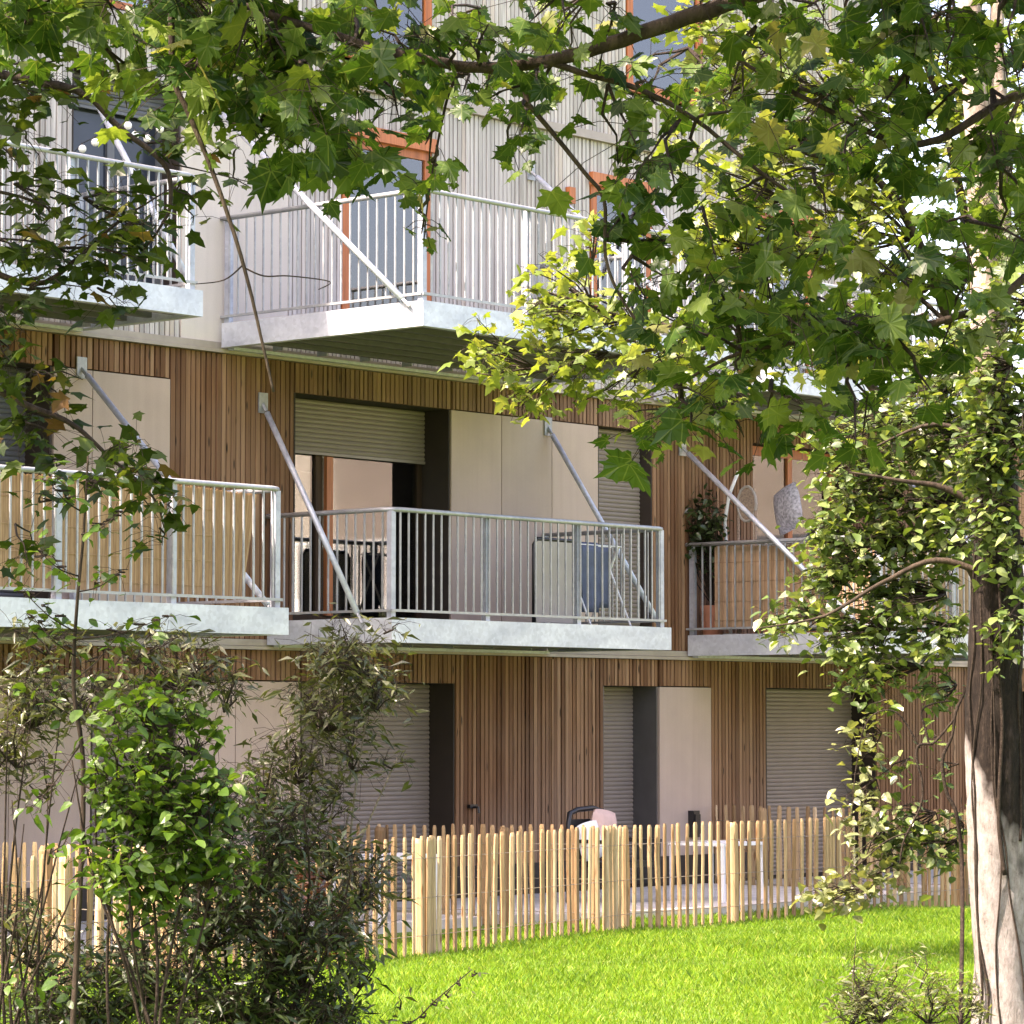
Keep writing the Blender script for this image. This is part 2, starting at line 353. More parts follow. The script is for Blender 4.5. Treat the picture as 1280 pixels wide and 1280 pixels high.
for z, xr in ((Z1, XR), (Z2, XR), (Z3, XTOP)):
    s = MB().box(XL + .31, xr - .31, .41, 8.99, z - .12, z + .12); build(s, 'floor_slab', 'ceiling_dark', bld)
rf = MB().box(XL - .1, XTOP + .1, -.14, 9.4, ZT + .003, ZT + .25); build(rf, 'roof', 'flashing', bld)
rf = MB().box(XTOP + .11, XR + .1, -.14, 9.4, Z2 + .16, Z2 + .34); build(rf, 'roof', 'flashing', bld)

# --- cladding: battens (front at y = -0.05), fibre-cement panels, ledges
PAN = {0: [(-4.6, -3.55), (-3.54, -2.55), (-2.54, -1.57), (-.48, .285), (.295, 1.18), (6.91, 7.86)],
       1: [(-2.05, -1.585), (-1.575, -.60), (3.41, 4.205), (4.215, 5.035), (5.045, 5.825)],
       2: [(-.46, .165), (.175, .98)], 3: [(-.46, .165), (.175, .98)]}
for f, ps in PAN.items():
    for a, b in ps:
        za = {0: .1, 1: 2.95, 2: 5.58, 3: 8.45}[f]; zb = {0: 2.315, 1: 5.185, 2: 8.0, 3: 10.9}[f]
        piece('panel', 'panel' if f < 2 else 'panel_pale', bld, a, b, -.055, -.005, za, zb)
slats = []                                # x0, x1, y, z0, z1, material
def clad(x0, x1, z0, z1, mat):
    n_ = max(1, round((x1 - x0) / 0.066)); p_ = (x1 - x0) / n_
    for i in range(n_):
        w_ = p_ - random.choice((.011, .014, .018, .022))
        a = x0 + i * p_ + (p_ - w_) / 2
        slats.append((a, a + w_, random.uniform(-.056, -.046), z0, z1, mat))
for f in range(4):
    mat = 'larch' if f < 2 else 'larch_grey'
    za, zb = {0: (.12, Z1 - .05), 1: (Z1 + .06, Z2 - .05), 2: (Z2 + .06, Z3 - .05), 3: (Z3 + .06, ZT - .02)}[f]
    xr = XR if f < 2 else XTOP
    zh = {0: 2.325, 1: 5.195, 2: 8.03, 3: 10.92}[f]
    busy = sorted([(a, b, z0, z1) for a, b, z0, z1, *_ in OPEN[f]] + [(a, b, None, zh) for a, b in PAN[f]])
    x = XL
    for a, b, z0, z1 in busy:
        if a - x > .05: clad(x, a - .004, za, zb, mat)
        clad(a, b, max(z1, zh if z0 is None else z1) + .004, zb, mat)
        if z0 is not None and z0 - za > .1: clad(a, b, za, z0 - .03, mat)
        x = max(x, b + .004)
    clad(x, xr, za, zb, mat)
def shown(s):
    x, y, d = proj(((s[0] + s[1]) / 2, s[2], (s[3] + s[4]) / 2))
    hy = (s[4] - s[3]) / 2 * FPX / d
    vis = max(0, min(y + hy, 1060) - max(y - hy, 0))
    return vis * (s[1] - s[0]) / d if -5 < x < 1230 and s[5] == 'larch' or (-5 < x < 860) else 0
order = sorted(range(len(slats)), key=lambda i: -shown(slats[i]))
chosen = set(order[:300])
rest = {}
for i, (a, b, y, z0, z1, mat) in enumerate(slats):
    if i in chosen: piece('slat', mat, bld, a, b, y, -.002, z0, z1)
    else: rest.setdefault(mat, MB()).box(a, b, y, -.002, z0, z1)
for mat, mb in rest.items():
    o = build(mb, 'slat_cladding', mat, bld); o['kind'] = 'stuff'
for z, xr in ((Z1, XR), (Z2, XR), (Z3, XTOP)):
    build(MB().box(XL, xr, -.105, -.001, z - .045, z - .012).box(XL, xr, -.085, -.001, z - .008, z + .055), 'ledge', 'flashing', bld)
# dark strip along the foot of the wall
x_ = XL
for a, b, *_ in sorted(OPEN[0]) + [(XR, XR)]:
    if a - x_ > .1: build(MB().box(x_ + .004, a - .004, -.075, -.0585, .095, .42), 'foot_strip', 'jamb', bld)
    x_ = b
# joint strips between cladding fields
for xj, z0, z1 in ((3.43, 5.19, 5.48), (5.04, .12, 2.6), (.02, 2.75, 5.48), (5.04, 5.2, 5.48)):
    piece('joint_strip', 'larch', bld, xj - .012, xj + .012, -.066, -.04, z0, z1)

def shutter(x0, x1, z0, z1, y, mat, parent=bld):
    mb = MB(); n_ = int((z1 - z0) / .048); h = (z1 - z0) / n_
    prof = []
    for i in range(n_):
        z = z0 + i * h
        prof += [(y + .012, z), (y + .002, z + .006), (y - .004, z + h * .5), (y + .002, z + h - .006)]
    prof.append((y + .012, z1))
    vs = [(x0, a, b) for a, b in prof] + [(x1, a, b) for a, b in prof]; q = len(prof)
    mb.add(vs, [(i, i + q, i + q + 1, i + 1) for i in range(q - 1)])
    mb.box(x0, x1, y - .01, y + .02, z0 - .03, z0 - .001)
    return build(mb, 'roller_shutter', mat, parent)
def window(x0, x1, z0, z1, y, fmat, mull=(), fw_=.07, gmat='glass'):
    fr = MB().box(x0, x0 + fw_, y - .03, y + .03, z0, z1).box(x1 - fw_, x1, y - .03, y + .03, z0, z1)
    fr.box(x0 + fw_, x1 - fw_, y - .03, y + .03, z1 - fw_, z1).box(x0 + fw_, x1 - fw_, y - .03, y + .03, z0, z0 + fw_)
    wn = build(fr, 'window', fmat, bld)
    xs = [x0 + fw_]
    for mx in mull:
        build(MB().box(mx - .045, mx + .045, y - .035, y + .025, z0 + fw_, z1 - fw_), 'mullion', fmat, wn); xs += [mx - .045, mx + .045]
    xs.append(x1 - fw_)
    for i in range(0, len(xs), 2):
        build(MB().box(xs[i], xs[i + 1], y - .006, y + .006, z0 + fw_, z1 - fw_), 'pane', gmat, wn)
    return wn
def drape(x0, x1, z0, z1, y, amp, mat, name, parent, n_=40):
    vs = []
    for i in range(n_ + 1):
        x = x0 + (x1 - x0) * i / n_; yy = y + amp * math.sin(i * 1.9) + amp * .5 * math.sin(i * .7)
        vs += [(x, yy, z0), (x, yy, z1), (x, yy + .012, z1), (x, yy + .012, z0)]
    fs = []
    for i in range(n_):
        a = i * 4
        for j in range(4): fs.append((a + j, a + 4 + j, a + 4 + (j + 1) % 4, a + (j + 1) % 4))
    fs += [(0, 1, 2, 3), (n_ * 4 + 3, n_ * 4 + 2, n_ * 4 + 1, n_ * 4)]
    return build(MB().add(vs, fs), name, mat, parent)
for f, ops in OPEN.items():
    for (a, b, z0, z1, rec, kind) in ops:
        # jamb linings
        jm = 'frame_orange' if kind == 'orange' else ('jamb_grey' if kind == 'shut_grey' else 'jamb')
        if kind.startswith('shut') or kind in ('half', 'dark_half'):
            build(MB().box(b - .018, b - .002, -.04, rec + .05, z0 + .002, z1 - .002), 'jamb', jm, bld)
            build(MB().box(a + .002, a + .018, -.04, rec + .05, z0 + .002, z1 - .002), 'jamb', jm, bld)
        if kind.startswith('shut'):
            shutter(a + .02, b - .02, z0 + .04, z1 - .002, rec, 'shutter_dark' if kind == 'shut_dark' else 'shutter')
        elif kind == 'half':
            shutter(a + .02, b - .02, 4.66, z1 - .002, rec, 'shutter')
            wn = window(a + .02, b - .02, z0 + .02, z1 - .01, rec + .07, 'dark_wood', (1.83,), .06)
            build(MB().box(1.90, 1.99, rec - .01, rec + .036, z0 + .08, 4.62), 'sliding_stile', 'frame_orange', wn)
            drape(2.02, b - .26, z0 + .03, z1 - .05, rec + .2, .012, 'backing_beige', 'curtain', wn, 30)  # sheet added to paint the opposite wall's beige reflection into the right pane
        elif kind == 'dark_half':
            shutter(a + .02, b - .02, 7.72, z1 - .002, rec - .06, 'shutter_dark')
            window(a + .02, b - .02, z0 + .02, z1 - .01, rec + .02, 'shutter_dark', ((a + b) / 2,), gmat='glass_dark')
        elif kind == 'orange_curtain':
            wn = window(a + .01, b - .01, z0 + .02, z1 - .01, rec, 'frame_orange', (a + .95,), .11)
            drape(a + .14, a + .86, z0 + .1, z1 - .12, rec + .12, .02, 'cloth_white', 'curtain', wn)
            drape(a + 1.05, b - .15, z0 + .1, z1 - .12, rec + .12, .02, 'cloth_white', 'curtain', wn)
        else:
            wn = window(a + .01, b - .01, z0 + .02, z1 - .01, rec, 'frame_orange', (), .10)
            build(MB().box(a - .03, b + .03, -.12, -.063, z1 - .02, z1 + .12), 'lintel', 'frame_orange', wn)
            build(MB().box(a + .12, b - .12, rec + .25, rec + .27, z0 + .1, z0 + 1.1), 'blind', 'backing_beige', wn)

# --- balconies
def balcony(x0, x1, dep, zt, struts, left_side=True, right_side=True, post_step=1.4):
    """zt: top of the edge beam.  x0..x1 along the facade, dep metres out."""
    zb = zt - .235; y1 = -dep
    fas = MB().box(x0, x1, y1, y1 + .012, zb, zt).box(x0, x0 + .012, y1 + .014, -.11, zb, zt).box(x1 - .012, x1, y1 + .014, -.11, zb, zt)
    fas.box(x0 + .014, x1 - .014, y1 + .014, y1 + .08, zb, zb + .01).box(x0 + .014, x1 - .014, y1 + .014, y1 + .08, zt - .01, zt)
    fas.box(x0 + .014, x0 + .08, y1 + .09, -.11, zb, zb + .01).box(x1 - .08, x1 - .014, y1 + .09, -.11, zb, zb + .01)
    bc = build(fas, 'balcony', 'galvanised', bld)
    # deck boards
    n_ = int((dep - .2) / .14)
    for i in range(n_):
        ya = y1 + .09 + i * .14
        build(MB().box(x0 + .09, x1 - .09, ya, ya + .132, zt - .045, zt - .015), 'deck_board', 'ceiling_dark', bc)
    # joists run along the facade, carried by brackets at the wall
    k = max(3, round(dep / .42))
    for i in range(1, k + 1):
        y = y1 + .10 + (dep - .36) * (i - .5) / k
        build(MB().box(x0 + .09, x1 - .09, y - .03, y + .03, zb + .03, zt - .047), 'joist', 'steel_dark', bc)
    for i in range(round((x1 - x0) / .62) + 1):
        x = min(max(x0 + .62 * i, x0 + .12), x1 - .12)
        build(MB().box(x - .006, x + .006, -.33, -.195, zb + .012, zt - .06), 'wall_bracket', 'galvanised_rail', bc)
    build(MB().box(x0 + .09, x1 - .09, -.19, -.11, zb - .02, zb + .01), 'wall_angle', 'galvanised', bc)
    zr = zt + 1.03; zlo = zt + .07; yr = y1 + .04
    xa, xb = x0 + .04, x1 - .04
    ends = [(xa, -.06)] if left_side else [(xa, yr)]
    path = ([(xa, -.06, zr)] if left_side else []) + [(xa, yr + .12, zr), (xa + .035, yr + .035, zr), (xa + .12, yr, zr), (xb - .12, yr, zr), (xb - .035, yr + .035, zr), (xb, yr + .12, zr)] + ([(xb, -.06, zr)] if right_side else [])
    build(MB().tube(path, .024, 8), 'handrail', 'galvanised_rail', bc, True)
    lo = [(xa, -.06, zlo), (xa, yr, zlo), (xb, yr, zlo), (xb, -.06, zlo)]
    lr = MB().box(xa, xb, yr - .012, yr + .012, zlo - .012, zlo + .012)
    lr.box(xa - .012, xa + .012, yr + .014, -.06, zlo - .012, zlo + .012).box(xb - .012, xb + .012, yr + .014, -.06, zlo - .012, zlo + .012)
    build(lr, 'bottom_rail', 'galvanised_rail', bc)
    def bar(x, y): piece('baluster', 'galvanised_rail', bc, x - .0075, x + .0075, y - .0075, y + .0075, zlo + .013, zr - .015)
    def post(x, y): piece('post', 'galvanised_post', bc, x - .03, x + .03, y - .03, y + .03, zt + .003, zr - .012)
    nb = round((xb - xa) / .118)
    for i in range(1, nb):
        bar(xa + (xb - xa) * i / nb, yr)
    npost = max(2, round((xb - xa) / post_step))
    for i in range(npost + 1):
        post(min(max(xa + (xb - xa) * i / npost, xa + .04), xb - .04), yr + .045)
    ns = round((dep - .1) / .118)
    for i in range(1, ns):
        y = -.06 + (yr + .06) * i / ns
        bar(xa, y); bar(xb, y)
    post(xa + .045, -.12); post(xb - .045, -.12)
    for (sx, ye, zs) in struts:
        p0 = Vector((sx, -.06, zs)); p1 = Vector((sx, ye, zt - .05))
        dr = (p1 - p0).normalized()
        st = build(MB().tube([p0 + dr * .12, p1 - dr * .12], .03, 10), 'strut', 'galvanised', bc, True)
        build(MB().tube([p0 - dr * .02, p0 + dr * .10], .018, 6).box(sx - .06, sx + .06, -.075, -.058, zs - .10, zs + .10), 'bracket', 'galvanised_rail', bc)
        build(MB().tube([p1 - dr * .14, p1], .017, 6), 'bracket', 'galvanised_rail', bc)
    return bc
ZA, ZB = 2.905, 5.775
balcony(.66, 4.93, 1.78, ZA, [(.63, -1.42, 5.05), (4.96, -1.66, 5.12)])                   # shallow, middle
balcony(-6.9, -1.76, 2.82, ZA, [(-1.73, -2.62, 5.20), (-6.0, -2.62, 5.20)])               # deep, left
balcony(7.36, 11.9, 2.76, ZA, [(7.33, -2.62, 5.05), (11.6, -2.62, 5.05)])                 # deep, right
balcony(.02, 4.65, 2.76, ZB, [(-.01, -2.62, 7.88), (4.68, -2.62, 7.88)])                  # deep, upper
balcony(-6.2, -1.74, 1.70, ZB, [(-1.71, -1.60, 7.9), (-5.4, -1.6, 7.9)])                  # shallow, upper left
balcony(6.75, 10.8, 1.78, ZB, [(6.72, -1.6, 7.9), (10.4, -1.6, 7.9)])                     # shallow, upper right
# the wing across the gardens, beyond the right of the picture; the balcony door panes mirror it
nb_ = thing('opposite_building', 'beige block across the gardens mirrored in the middle balcony door', 'building', (24, -17, 0))
build(MB().box(24, 32, -34, -6, 0, 7.6), 'wall', 'render_beige', nb_)
build(MB().box(23.9, 32.1, -34.1, -5.9, 7.604, 7.8), 'roof', 'flashing', nb_)
for yy in (-31, -26, -11, -8.5): build(MB().box(23.95, 23.996, yy, yy + 1.3, 3.0, 5.2), 'window', 'shutter_dark', nb_)
bb_ = build(MB().box(22.2, 23.99, -20.5, -15.5, 4.0, 4.28), 'balcony', 'white_paint', nb_)
build(MB().box(22.2, 22.25, -20.5, -15.5, 5.3, 5.36), 'handrail', 'white_paint', bb_)
for i in range(40): piece('baluster', 'white_paint', bb_, 22.21, 22.24, -20.45 + i * .125, -20.40 + i * .125, 4.29, 5.29)
build(MB().box(23.95, 23.996, -20.4, -15.6, .1, 3.6), 'window', 'black_plastic', nb_)
# small fittings on the facade
build(MB().box(7.42, 7.53, -.14, -.058, .62, .92).box(7.43, 7.52, -.16, -.141, .66, .88), 'wall_lamp', 'black_plastic', bld)
build(MB().box(3.66, 3.78, -.10, -.058, 1.02, 1.06).tube([(3.72, -.1, 1.03), (3.72, -.16, 1.03), (3.72, -.17, .97)], .014, 6), 'outdoor_tap', 'black_plastic', bld)
build(MB().box(5.27, 5.37, -.12, -.058, 7.6, 7.78), 'vent_box', 'frame_orange', bld)

# ================================================================== FENCES
PALES = []
for k in range(7):
    mb = MB(); rr = random.Random(k + 3); m_ = 6
    ang = sorted(rr.uniform(0, 2 * math.pi) for _ in range(m_)); ang = [2 * math.pi * i / m_ + rr.uniform(-.25, .25) for i in range(m_)]
    rad = [(  .024 + rr.uniform(-.005, .006), .016 + rr.uniform(-.003, .004)) for _ in ang]
    lev = [0, .35, .7, .97, 1.0]; bx = [0] + [rr.uniform(-.007, .007) for _ in range(2)] + [0, 0]
    for i, z in enumerate(lev):
        s_ = 1.0 if i < 4 else .72
        mb.v += [(bx[i] + math.cos(a) * r_[0] * s_, math.sin(a) * r_[1] * s_, z) for a, r_ in zip(ang, rad)]
    for i in range(4):
        for j in range(m_): mb.f.append((i * m_ + j, i * m_ + (j + 1) % m_, (i + 1) * m_ + (j + 1) % m_, (i + 1) * m_ + j))
    mb.f.append(tuple(range(4 * m_, 5 * m_))); mb.f.append(tuple(range(m_))[::-1])
    PALES.append(mb.mesh('pale', 'pale_chestnut'))
def fence(label, path, posts, pitch=.125, h=.985, seed=1, z_end=0.0, dens=()):
    rr = random.Random(seed)
    P = [Vector((a, b, 0)) for a, b in path]
    seg = [(P[i + 1] - P[i]).length for i in range(len(P) - 1)]; L = sum(seg)
    def pt(s):
        i = 0
        while i < len(seg) - 1 and s > seg[i]: s -= seg[i]; i += 1
        t = (P[i + 1] - P[i]).normalized(); return P[i] + t * s, t
    fe = thing('paling_fence', label, 'fence', (path[0][0], path[0][1], 0), 'chestnut paling fences round the gardens')
    s = .04
    while s < L:
        p, t = pt(s); z = z_end * s / L
        o = link('pale', rr.choice(PALES), fe)
        o.location = (p.x + rr.uniform(-.006, .006), p.y + rr.uniform(-.006, .006), z - .01)
        o.rotation_euler = (rr.gauss(0, .006), rr.gauss(0, .008), math.atan2(t.y, t.x) + rr.uniform(-.35, .35))
        sc = rr.uniform(.85, 1.15); o.scale = (sc, sc, h + rr.uniform(-.007, .009))
        near = any(abs(s - q) < wd for q, wd in dens)
        s += (pitch * rr.uniform(.9, 1.1)) * (.45 if near else 1)
    for k, s in enumerate(posts):
        p, t = pt(s); nrm = Vector((-t.y, t.x, 0)); r0 = rr.uniform(.05, .062)
        q = p + nrm * .075; z = z_end * s / L
        mb = MB().tube([(q.x, q.y, z - .02), (q.x + .008, q.y, z + .45), (q.x - .006, q.y + .004, z + .92), (q.x, q.y, z + .955)], [r0, r0 * 1.02, r0 * .97, r0 * .8], 10)
        build(mb, 'post', 'pale_chestnut', fe)
    for zz in (.17, .48, .80):
        for sgn in (1, -1):
            pts = []; k = int(L / .06)
            for i in range(k + 1):
                p, t = pt(L * i / k); nrm = Vector((-t.y, t.x, 0)); pts.append(p + nrm * (sgn * .02) + Vector((0, 0, zz + z_end * i / k)))
            if sgn == 1: mb = MB()
            mb.tube(pts[::3] + [pts[-1]], .0022, 3)
        build(mb, 'wire', 'wire', fe)
    return fe
fence('long chestnut paling fence along the edge of the bright lawn',
      [(-8.2, -5.35), (-1.95, -4.62), (1.46, -4.0), (7.6, -3.86), (13.5, -3.9)], [2.0, 4.3, 6.3, 9.78, 11.5, 15.5, 17.6, 19.7], seed=4,
      dens=((9.4, .14), (6.3, .12), (13.0, .15)))
fence('short paling fence running from the front fence back to the brown wood wall', [(1.44, -3.88), (1.44, -.12)], [1.3, 2.9], seed=7, z_end=-.07)
fence('short paling fence dividing the gardens beside the ivy covered trunk', [(7.85, -3.75), (7.85, -.12)], [1.4, 2.9], seed=8, z_end=.0)
fence('short paling fence at the left behind the dense shrubs', [(-4.95, -4.85), (-4.95, -.12)], [1.4, 2.9], seed=9, z_end=.0)

# ================================================================== THINGS ON BALCONIES AND TERRACES
def reed_screen(label, x0, x1, y, z0, z1, mat, curl=None, cat='screen', axis='x', seed=2):
    rr = random.Random(seed); mb = MB(); w_ = .012; n_ = int((x1 - x0) / w_)
    for i in range(n_):
        u = x0 + i * w_; t = i / n_; zt_ = z1 + rr.uniform(-.012, .006) + .012 * math.sin(i * .045); off = rr.uniform(-.003, .003)
        yy = y + off
        ub = u
        if curl and u > x1 - curl:
            k = (u - (x1 - curl)) / curl; ub = u - .18 * k * k; yy = y + .06 * k
        c = ((u, yy), (ub, yy))
        if axis == 'x':
            mb.add([(ub, yy, z0), (ub + w_ * .93, yy - .004, z0), (ub + w_ * .5, yy + .009, z0), (u, yy, zt_), (u + w_ * .93, yy - .004, zt_), (u + w_ * .5, yy + .009, zt_)],
                   [(0, 1, 4, 3), (1, 2, 5, 4), (2, 0, 3, 5), (3, 4, 5), (2, 1, 0)])
        else:
            mb.add([(yy, u, z0), (yy - .004, u + w_ * .93, z0), (yy + .009, u + w_ * .5, z0), (yy, u, zt_), (yy - .004, u + w_ * .93, zt_), (yy + .009, u + w_ * .5, zt_)],
                   [(0, 1, 4, 3), (1, 2, 5, 4), (2, 0, 3, 5), (3, 4, 5), (2, 1, 0)])
    for zz in (.08, .32, .56, .80):                  # binding wires
        zz = z0 + (z1 - z0) * zz
        if axis == 'x': mb.box(x0, x1 - (curl or 0), y - .008, y - .0055, zz, zz + .005)
        else: mb.box(y - .008, y - .0055, x0, x1, zz, zz + .005)
    loc = (x0, y, z0) if axis == 'x' else (y, x0, z0)
    return solo(mb, 'reed_screen', mat, label, cat, loc)
reed_screen('tan reed privacy screen with a curled right end behind the left balcony railing', -6.7, -1.98, -2.70, 2.99, 3.90, 'reed', curl=.55)
reed_screen('straw brown reed screen inside the side railing of the right balcony', -2.62, -.42, 7.46, 2.99, 3.90, 'reed_red', axis='y', seed=5)
reed_screen('straw brown reed screen along the front railing of the right balcony', 7.55, 11.7, -2.64, 2.99, 3.90, 'reed_red', seed=6)
# string of globe lights under the upper left window
sg = thing('string_lights', 'string of white globe bulbs hanging in front of the dark upper left window', 'lights', (-2.0, -1.5, 7.0))
pts = [at(x, y, 29.4) for x, y in ((90, 200), (103, 186), (119, 178), (129, 171), (144, 170), (160, 157), (169, 169), (184, 173), (200, 161), (208, 153), (220, 140))]
build(MB().tube([p + Vector((0, 0, .05)) for p in pts], .004, 4), 'cable', 'black_plastic', sg)
bm_v = MB()
for k, p in enumerate(pts[1:-1]):
    ring = []
    for i in range(7):
        th = math.pi * i / 6; ring.append((p + Vector((0, 0, .038 * math.cos(th))), max(.001, .038 * math.sin(th))))
    b_ = build(MB().tube([q[0] for q in ring], [q[1] for q in ring], 12), 'bulb', 'bulb', sg, True)
    build(MB().tube([p + Vector((0, 0, .037)), p + Vector((0, 0, .055))], .013, 8), 'socket', 'black_plastic', b_)
# folding table leant flat against the beige panels of the middle balcony
ft = thing('folding_table', 'pale grey folding table stood on edge against the beige panels of the middle balcony', 'table', (3.9, -1.1, ZA))
x0, x1 = 3.30, 4.02
build(MB().box(x0 + .02, x1 - .02, -1.30, -1.27, ZA + .03, ZA + .86), 'table_top', 'table_grey', ft)
build(MB().tube([(x0, -1.285, ZA), (x0, -1.285, ZA + .82), (x0 + .05, -1.285, ZA + .88), (x1 - .05, -1.285, ZA + .88), (x1, -1.285, ZA + .82), (x1, -1.285, ZA)], .02, 8), 'rim', 'black_plastic', ft, True)
for lx in (x0 + .12, x1 - .12):
    build(MB().tube([(lx, -1.255, ZA + .1), (lx, -1.25, ZA + .78)], .012, 6), 'leg', 'galvanised_rail', ft)
dr = thing('drying_rack', 'clothes rack hung with dark blue washing at the right end of the middle balcony', 'drying rack', (4.45, -1.0, ZA))
for xx in (4.14, 4.80):
    build(MB().tube([(xx, -1.35, ZA), (xx, -.95, ZA + .86)], .012, 6), 'leg', 'white_paint', dr)
    build(MB().tube([(xx, -.75, ZA), (xx, -1.18, ZA + .86)], .012, 6), 'leg', 'white_paint', dr)
for j, yy in enumerate((-1.2, -1.06, -.94)):
    build(MB().tube([(4.12, yy, ZA + .86), (4.82, yy, ZA + .86)], .007, 6), 'rail', 'white_paint', dr)
def cloth(name, label, x0, x1, y, zt_, drop, mat, cat='cloth', group=None):
    mb = MB(); nx, nz = 14, 8; vs = []
    prof = [(-.012, -drop)] + [(-.012 - .006 * math.sin(i), -drop + drop * i / nz) for i in range(1, nz)] + [(0, .012)] + [(.02, -drop * .8 * i / nz) for i in range(1, nz + 1)]
    for i in range(nx + 1):
        x = x0 + (x1 - x0) * i / nx
        for (dy, dz) in prof: vs.append((x + .008 * math.sin(dz * 9 + i), y + dy + .010 * math.sin(i * 1.3) * (-dz), zt_ + dz))
    q = len(prof)
    mb.add(vs, [(i * q + j, (i + 1) * q + j, (i + 1) * q + j + 1, i * q + j + 1) for i in range(nx) for j in range(q - 1)])
    o = solo(mb, name, mat, label, cat, ((x0 + x1) / 2, y, zt_ - drop), group, True)
    md = o.modifiers.new('thick', 'SOLIDIFY'); md.thickness = .006; return o
cloth('washing', 'dark blue cloth nearest the grey table on the clothes rack of the middle balcony', 4.15, 4.42, -1.2, ZA + .875, .72, 'cloth_blue', group='washing on the middle balcony')
cloth('washing', 'dark blue cloth at the right end of the clothes rack of the middle balcony', 4.48, 4.78, -1.06, ZA + .875, .66, 'cloth_blue', group='washing on the middle balcony')
# right balcony
pl = thing('potted_shrub', 'dark leafy potted shrub at the wall end of the right balcony', 'potted plant', (7.62, -.27, ZA))
build(MB().tube([(7.62, -.27, ZA + .003), (7.62, -.27, ZA + .3), (7.62, -.27, ZA + .34)], [.11, .145, .15], 16), 'pot', 'terracotta', pl)
lamp = thing('arched_pole', 'white curved pole rising above the right balcony rail beside the potted shrub', 'pole', (7.78, -.46, ZA))
build(MB().tube([(7.78, -.40, ZA + .003), (7.77, -.36, ZA + .9), (7.76, -.34, ZA + 1.3), (7.76, -.40, ZA + 1.6), (7.78, -.52, ZA + 1.87)], .02, 8), 'pole', 'white_paint', lamp, True)
build(MB().tube([(7.78, -.40, ZA + .001), (7.78, -.40, ZA + .02)], .10, 16), 'base', 'white_paint', lamp)
ch = thing('wicker_chair', 'wicker armchair with an oval rim back on the right balcony', 'chair', (8.1, -.8, ZA))
oc = Vector((7.86, -.58, ZA + 1.50))
build(MB().tube([oc + Vector((0, .13 * math.cos(t * .4488), .20 * math.sin(t * .4488))) for t in range(15)], .018, 6), 'back_rim', 'table_grey', ch)
build(MB().box(7.855, 7.875, -.69, -.47, ZA + 1.33, ZA + 1.67), 'backrest', 'wicker', ch)
build(MB().box(7.83, 8.33, -.95, -.42, ZA + .40, ZA + .47), 'seat', 'wicker', ch)
for lx, ly in ((7.86, -.70), (8.30, -.92), (7.86, -.46), (8.30, -.46)):
    build(MB().tube([(lx, ly, ZA + .003), (lx, ly, ZA + (1.42 if lx < 8 else .42))], .018, 6), 'leg', 'wicker', ch)
def cushion(label, c, sx, sy, sz, mat, tilt):
    mb = MB(); n_ = 10; vs = []
    for i in range(n_ + 1):
        for j in range(n_ + 1):
            a, b = i / n_ * 2 - 1, j / n_ * 2 - 1; t = (1 - a ** 4) * (1 - b ** 4)
            pinch = 1 - .08 * (a * a * b * b)
            vs += [(a * sx * pinch, -sy * t, b * sz * pinch), (a * sx * pinch, sy * t, b * sz * pinch)]
    fs = []
    I = lambda i, j, k: (i * (n_ + 1) + j) * 2 + k
    for i in range(n_):
        for j in range(n_):
            fs += [(I(i, j, 0), I(i + 1, j, 0), I(i + 1, j + 1, 0), I(i, j + 1, 0)), (I(i, j, 1), I(i, j + 1, 1), I(i + 1, j + 1, 1), I(i + 1, j, 1))]
    q = Quaternion((0, 0, 1), tilt[1]) @ Quaternion((0, 1, 0), tilt[0])
    vs = [tuple(q @ Vector(v) + Vector(c)) for v in vs]
    return solo(mb.add(vs, fs), 'cushion', mat, label, 'cushion', (c[0], c[1], c[2] - sz), None, True)
bench = thing('balcony_cabinet', 'low white cabinet at the front of the right balcony', 'cabinet', (8.1, -1.7, ZA))
build(MB().box(7.7, 8.3, -2.5, -.99, ZA + .05, ZA + 1.02), 'body', 'white_paint', bench); build(MB().box(7.66, 8.34, -2.54, -.97, ZA + 1.021, ZA + 1.06), 'top', 'white_paint', bench)
build(MB().box(7.685, 7.698, -2.06, -2.04, ZA + .5, ZA + .62), 'handle', 'black_plastic', bench)
for lx in (7.75, 8.25):
    for ly in (-2.45, -1.05): build(MB().box(lx - .03, lx + .03, ly - .03, ly + .03, ZA + .002, ZA + .049), 'foot', 'black_plastic', bench)
cushion('grey patterned cushion propped on its corner on the right balcony', (7.88, -1.14, ZA + 1.42), .26, .08, .26, 'cloth_grey', (.28, 1.2))
# terrace furniture behind the fence
gc = thing('garden_chair', 'black garden armchair with a rounded tube back behind the fence', 'chair', (4.05, -1.75, .09))
cx, cy, cz = 4.02, -1.75, .09
for lx, ly, hh in ((-.36, -.28, .60), (.36, -.28, .60)):
    build(MB().tube([(cx + lx, cy + ly, cz), (cx + lx, cy + ly * 1.05, cz + hh)], .02, 6), 'leg', 'black_plastic', gc)
build(MB().tube([(cx - .37, cy + .30, cz), (cx - .37, cy + .30, cz + .80), (cx - .33, cy + .32, cz + .90), (cx - .2, cy + .33, cz + .935), (cx + .05, cy + .33, cz + .95),
      (cx + .25, cy + .33, cz + .90), (cx + .36, cy + .32, cz + .82), (cx + .37, cy + .30, cz + .74), (cx + .37, cy + .30, cz)], .028, 8), 'back_frame', 'black_plastic', gc, True)
build(MB().box(cx - .35, cx + .35, cy - .30, cy + .28, cz + .36, cz + .42), 'seat', 'black_plastic', gc)
build(MB().box(cx - .345, cx + .345, cy + .305, cy + .325, cz + .43, cz + .84), 'backrest', 'black_plastic', gc)
for s_ in (-1, 1): build(MB().box(cx + s_ * .37 - .03, cx + s_ * .37 + .03, cy - .30, cy + .27, cz + .605, cz + .64), 'armrest', 'black_plastic', gc)
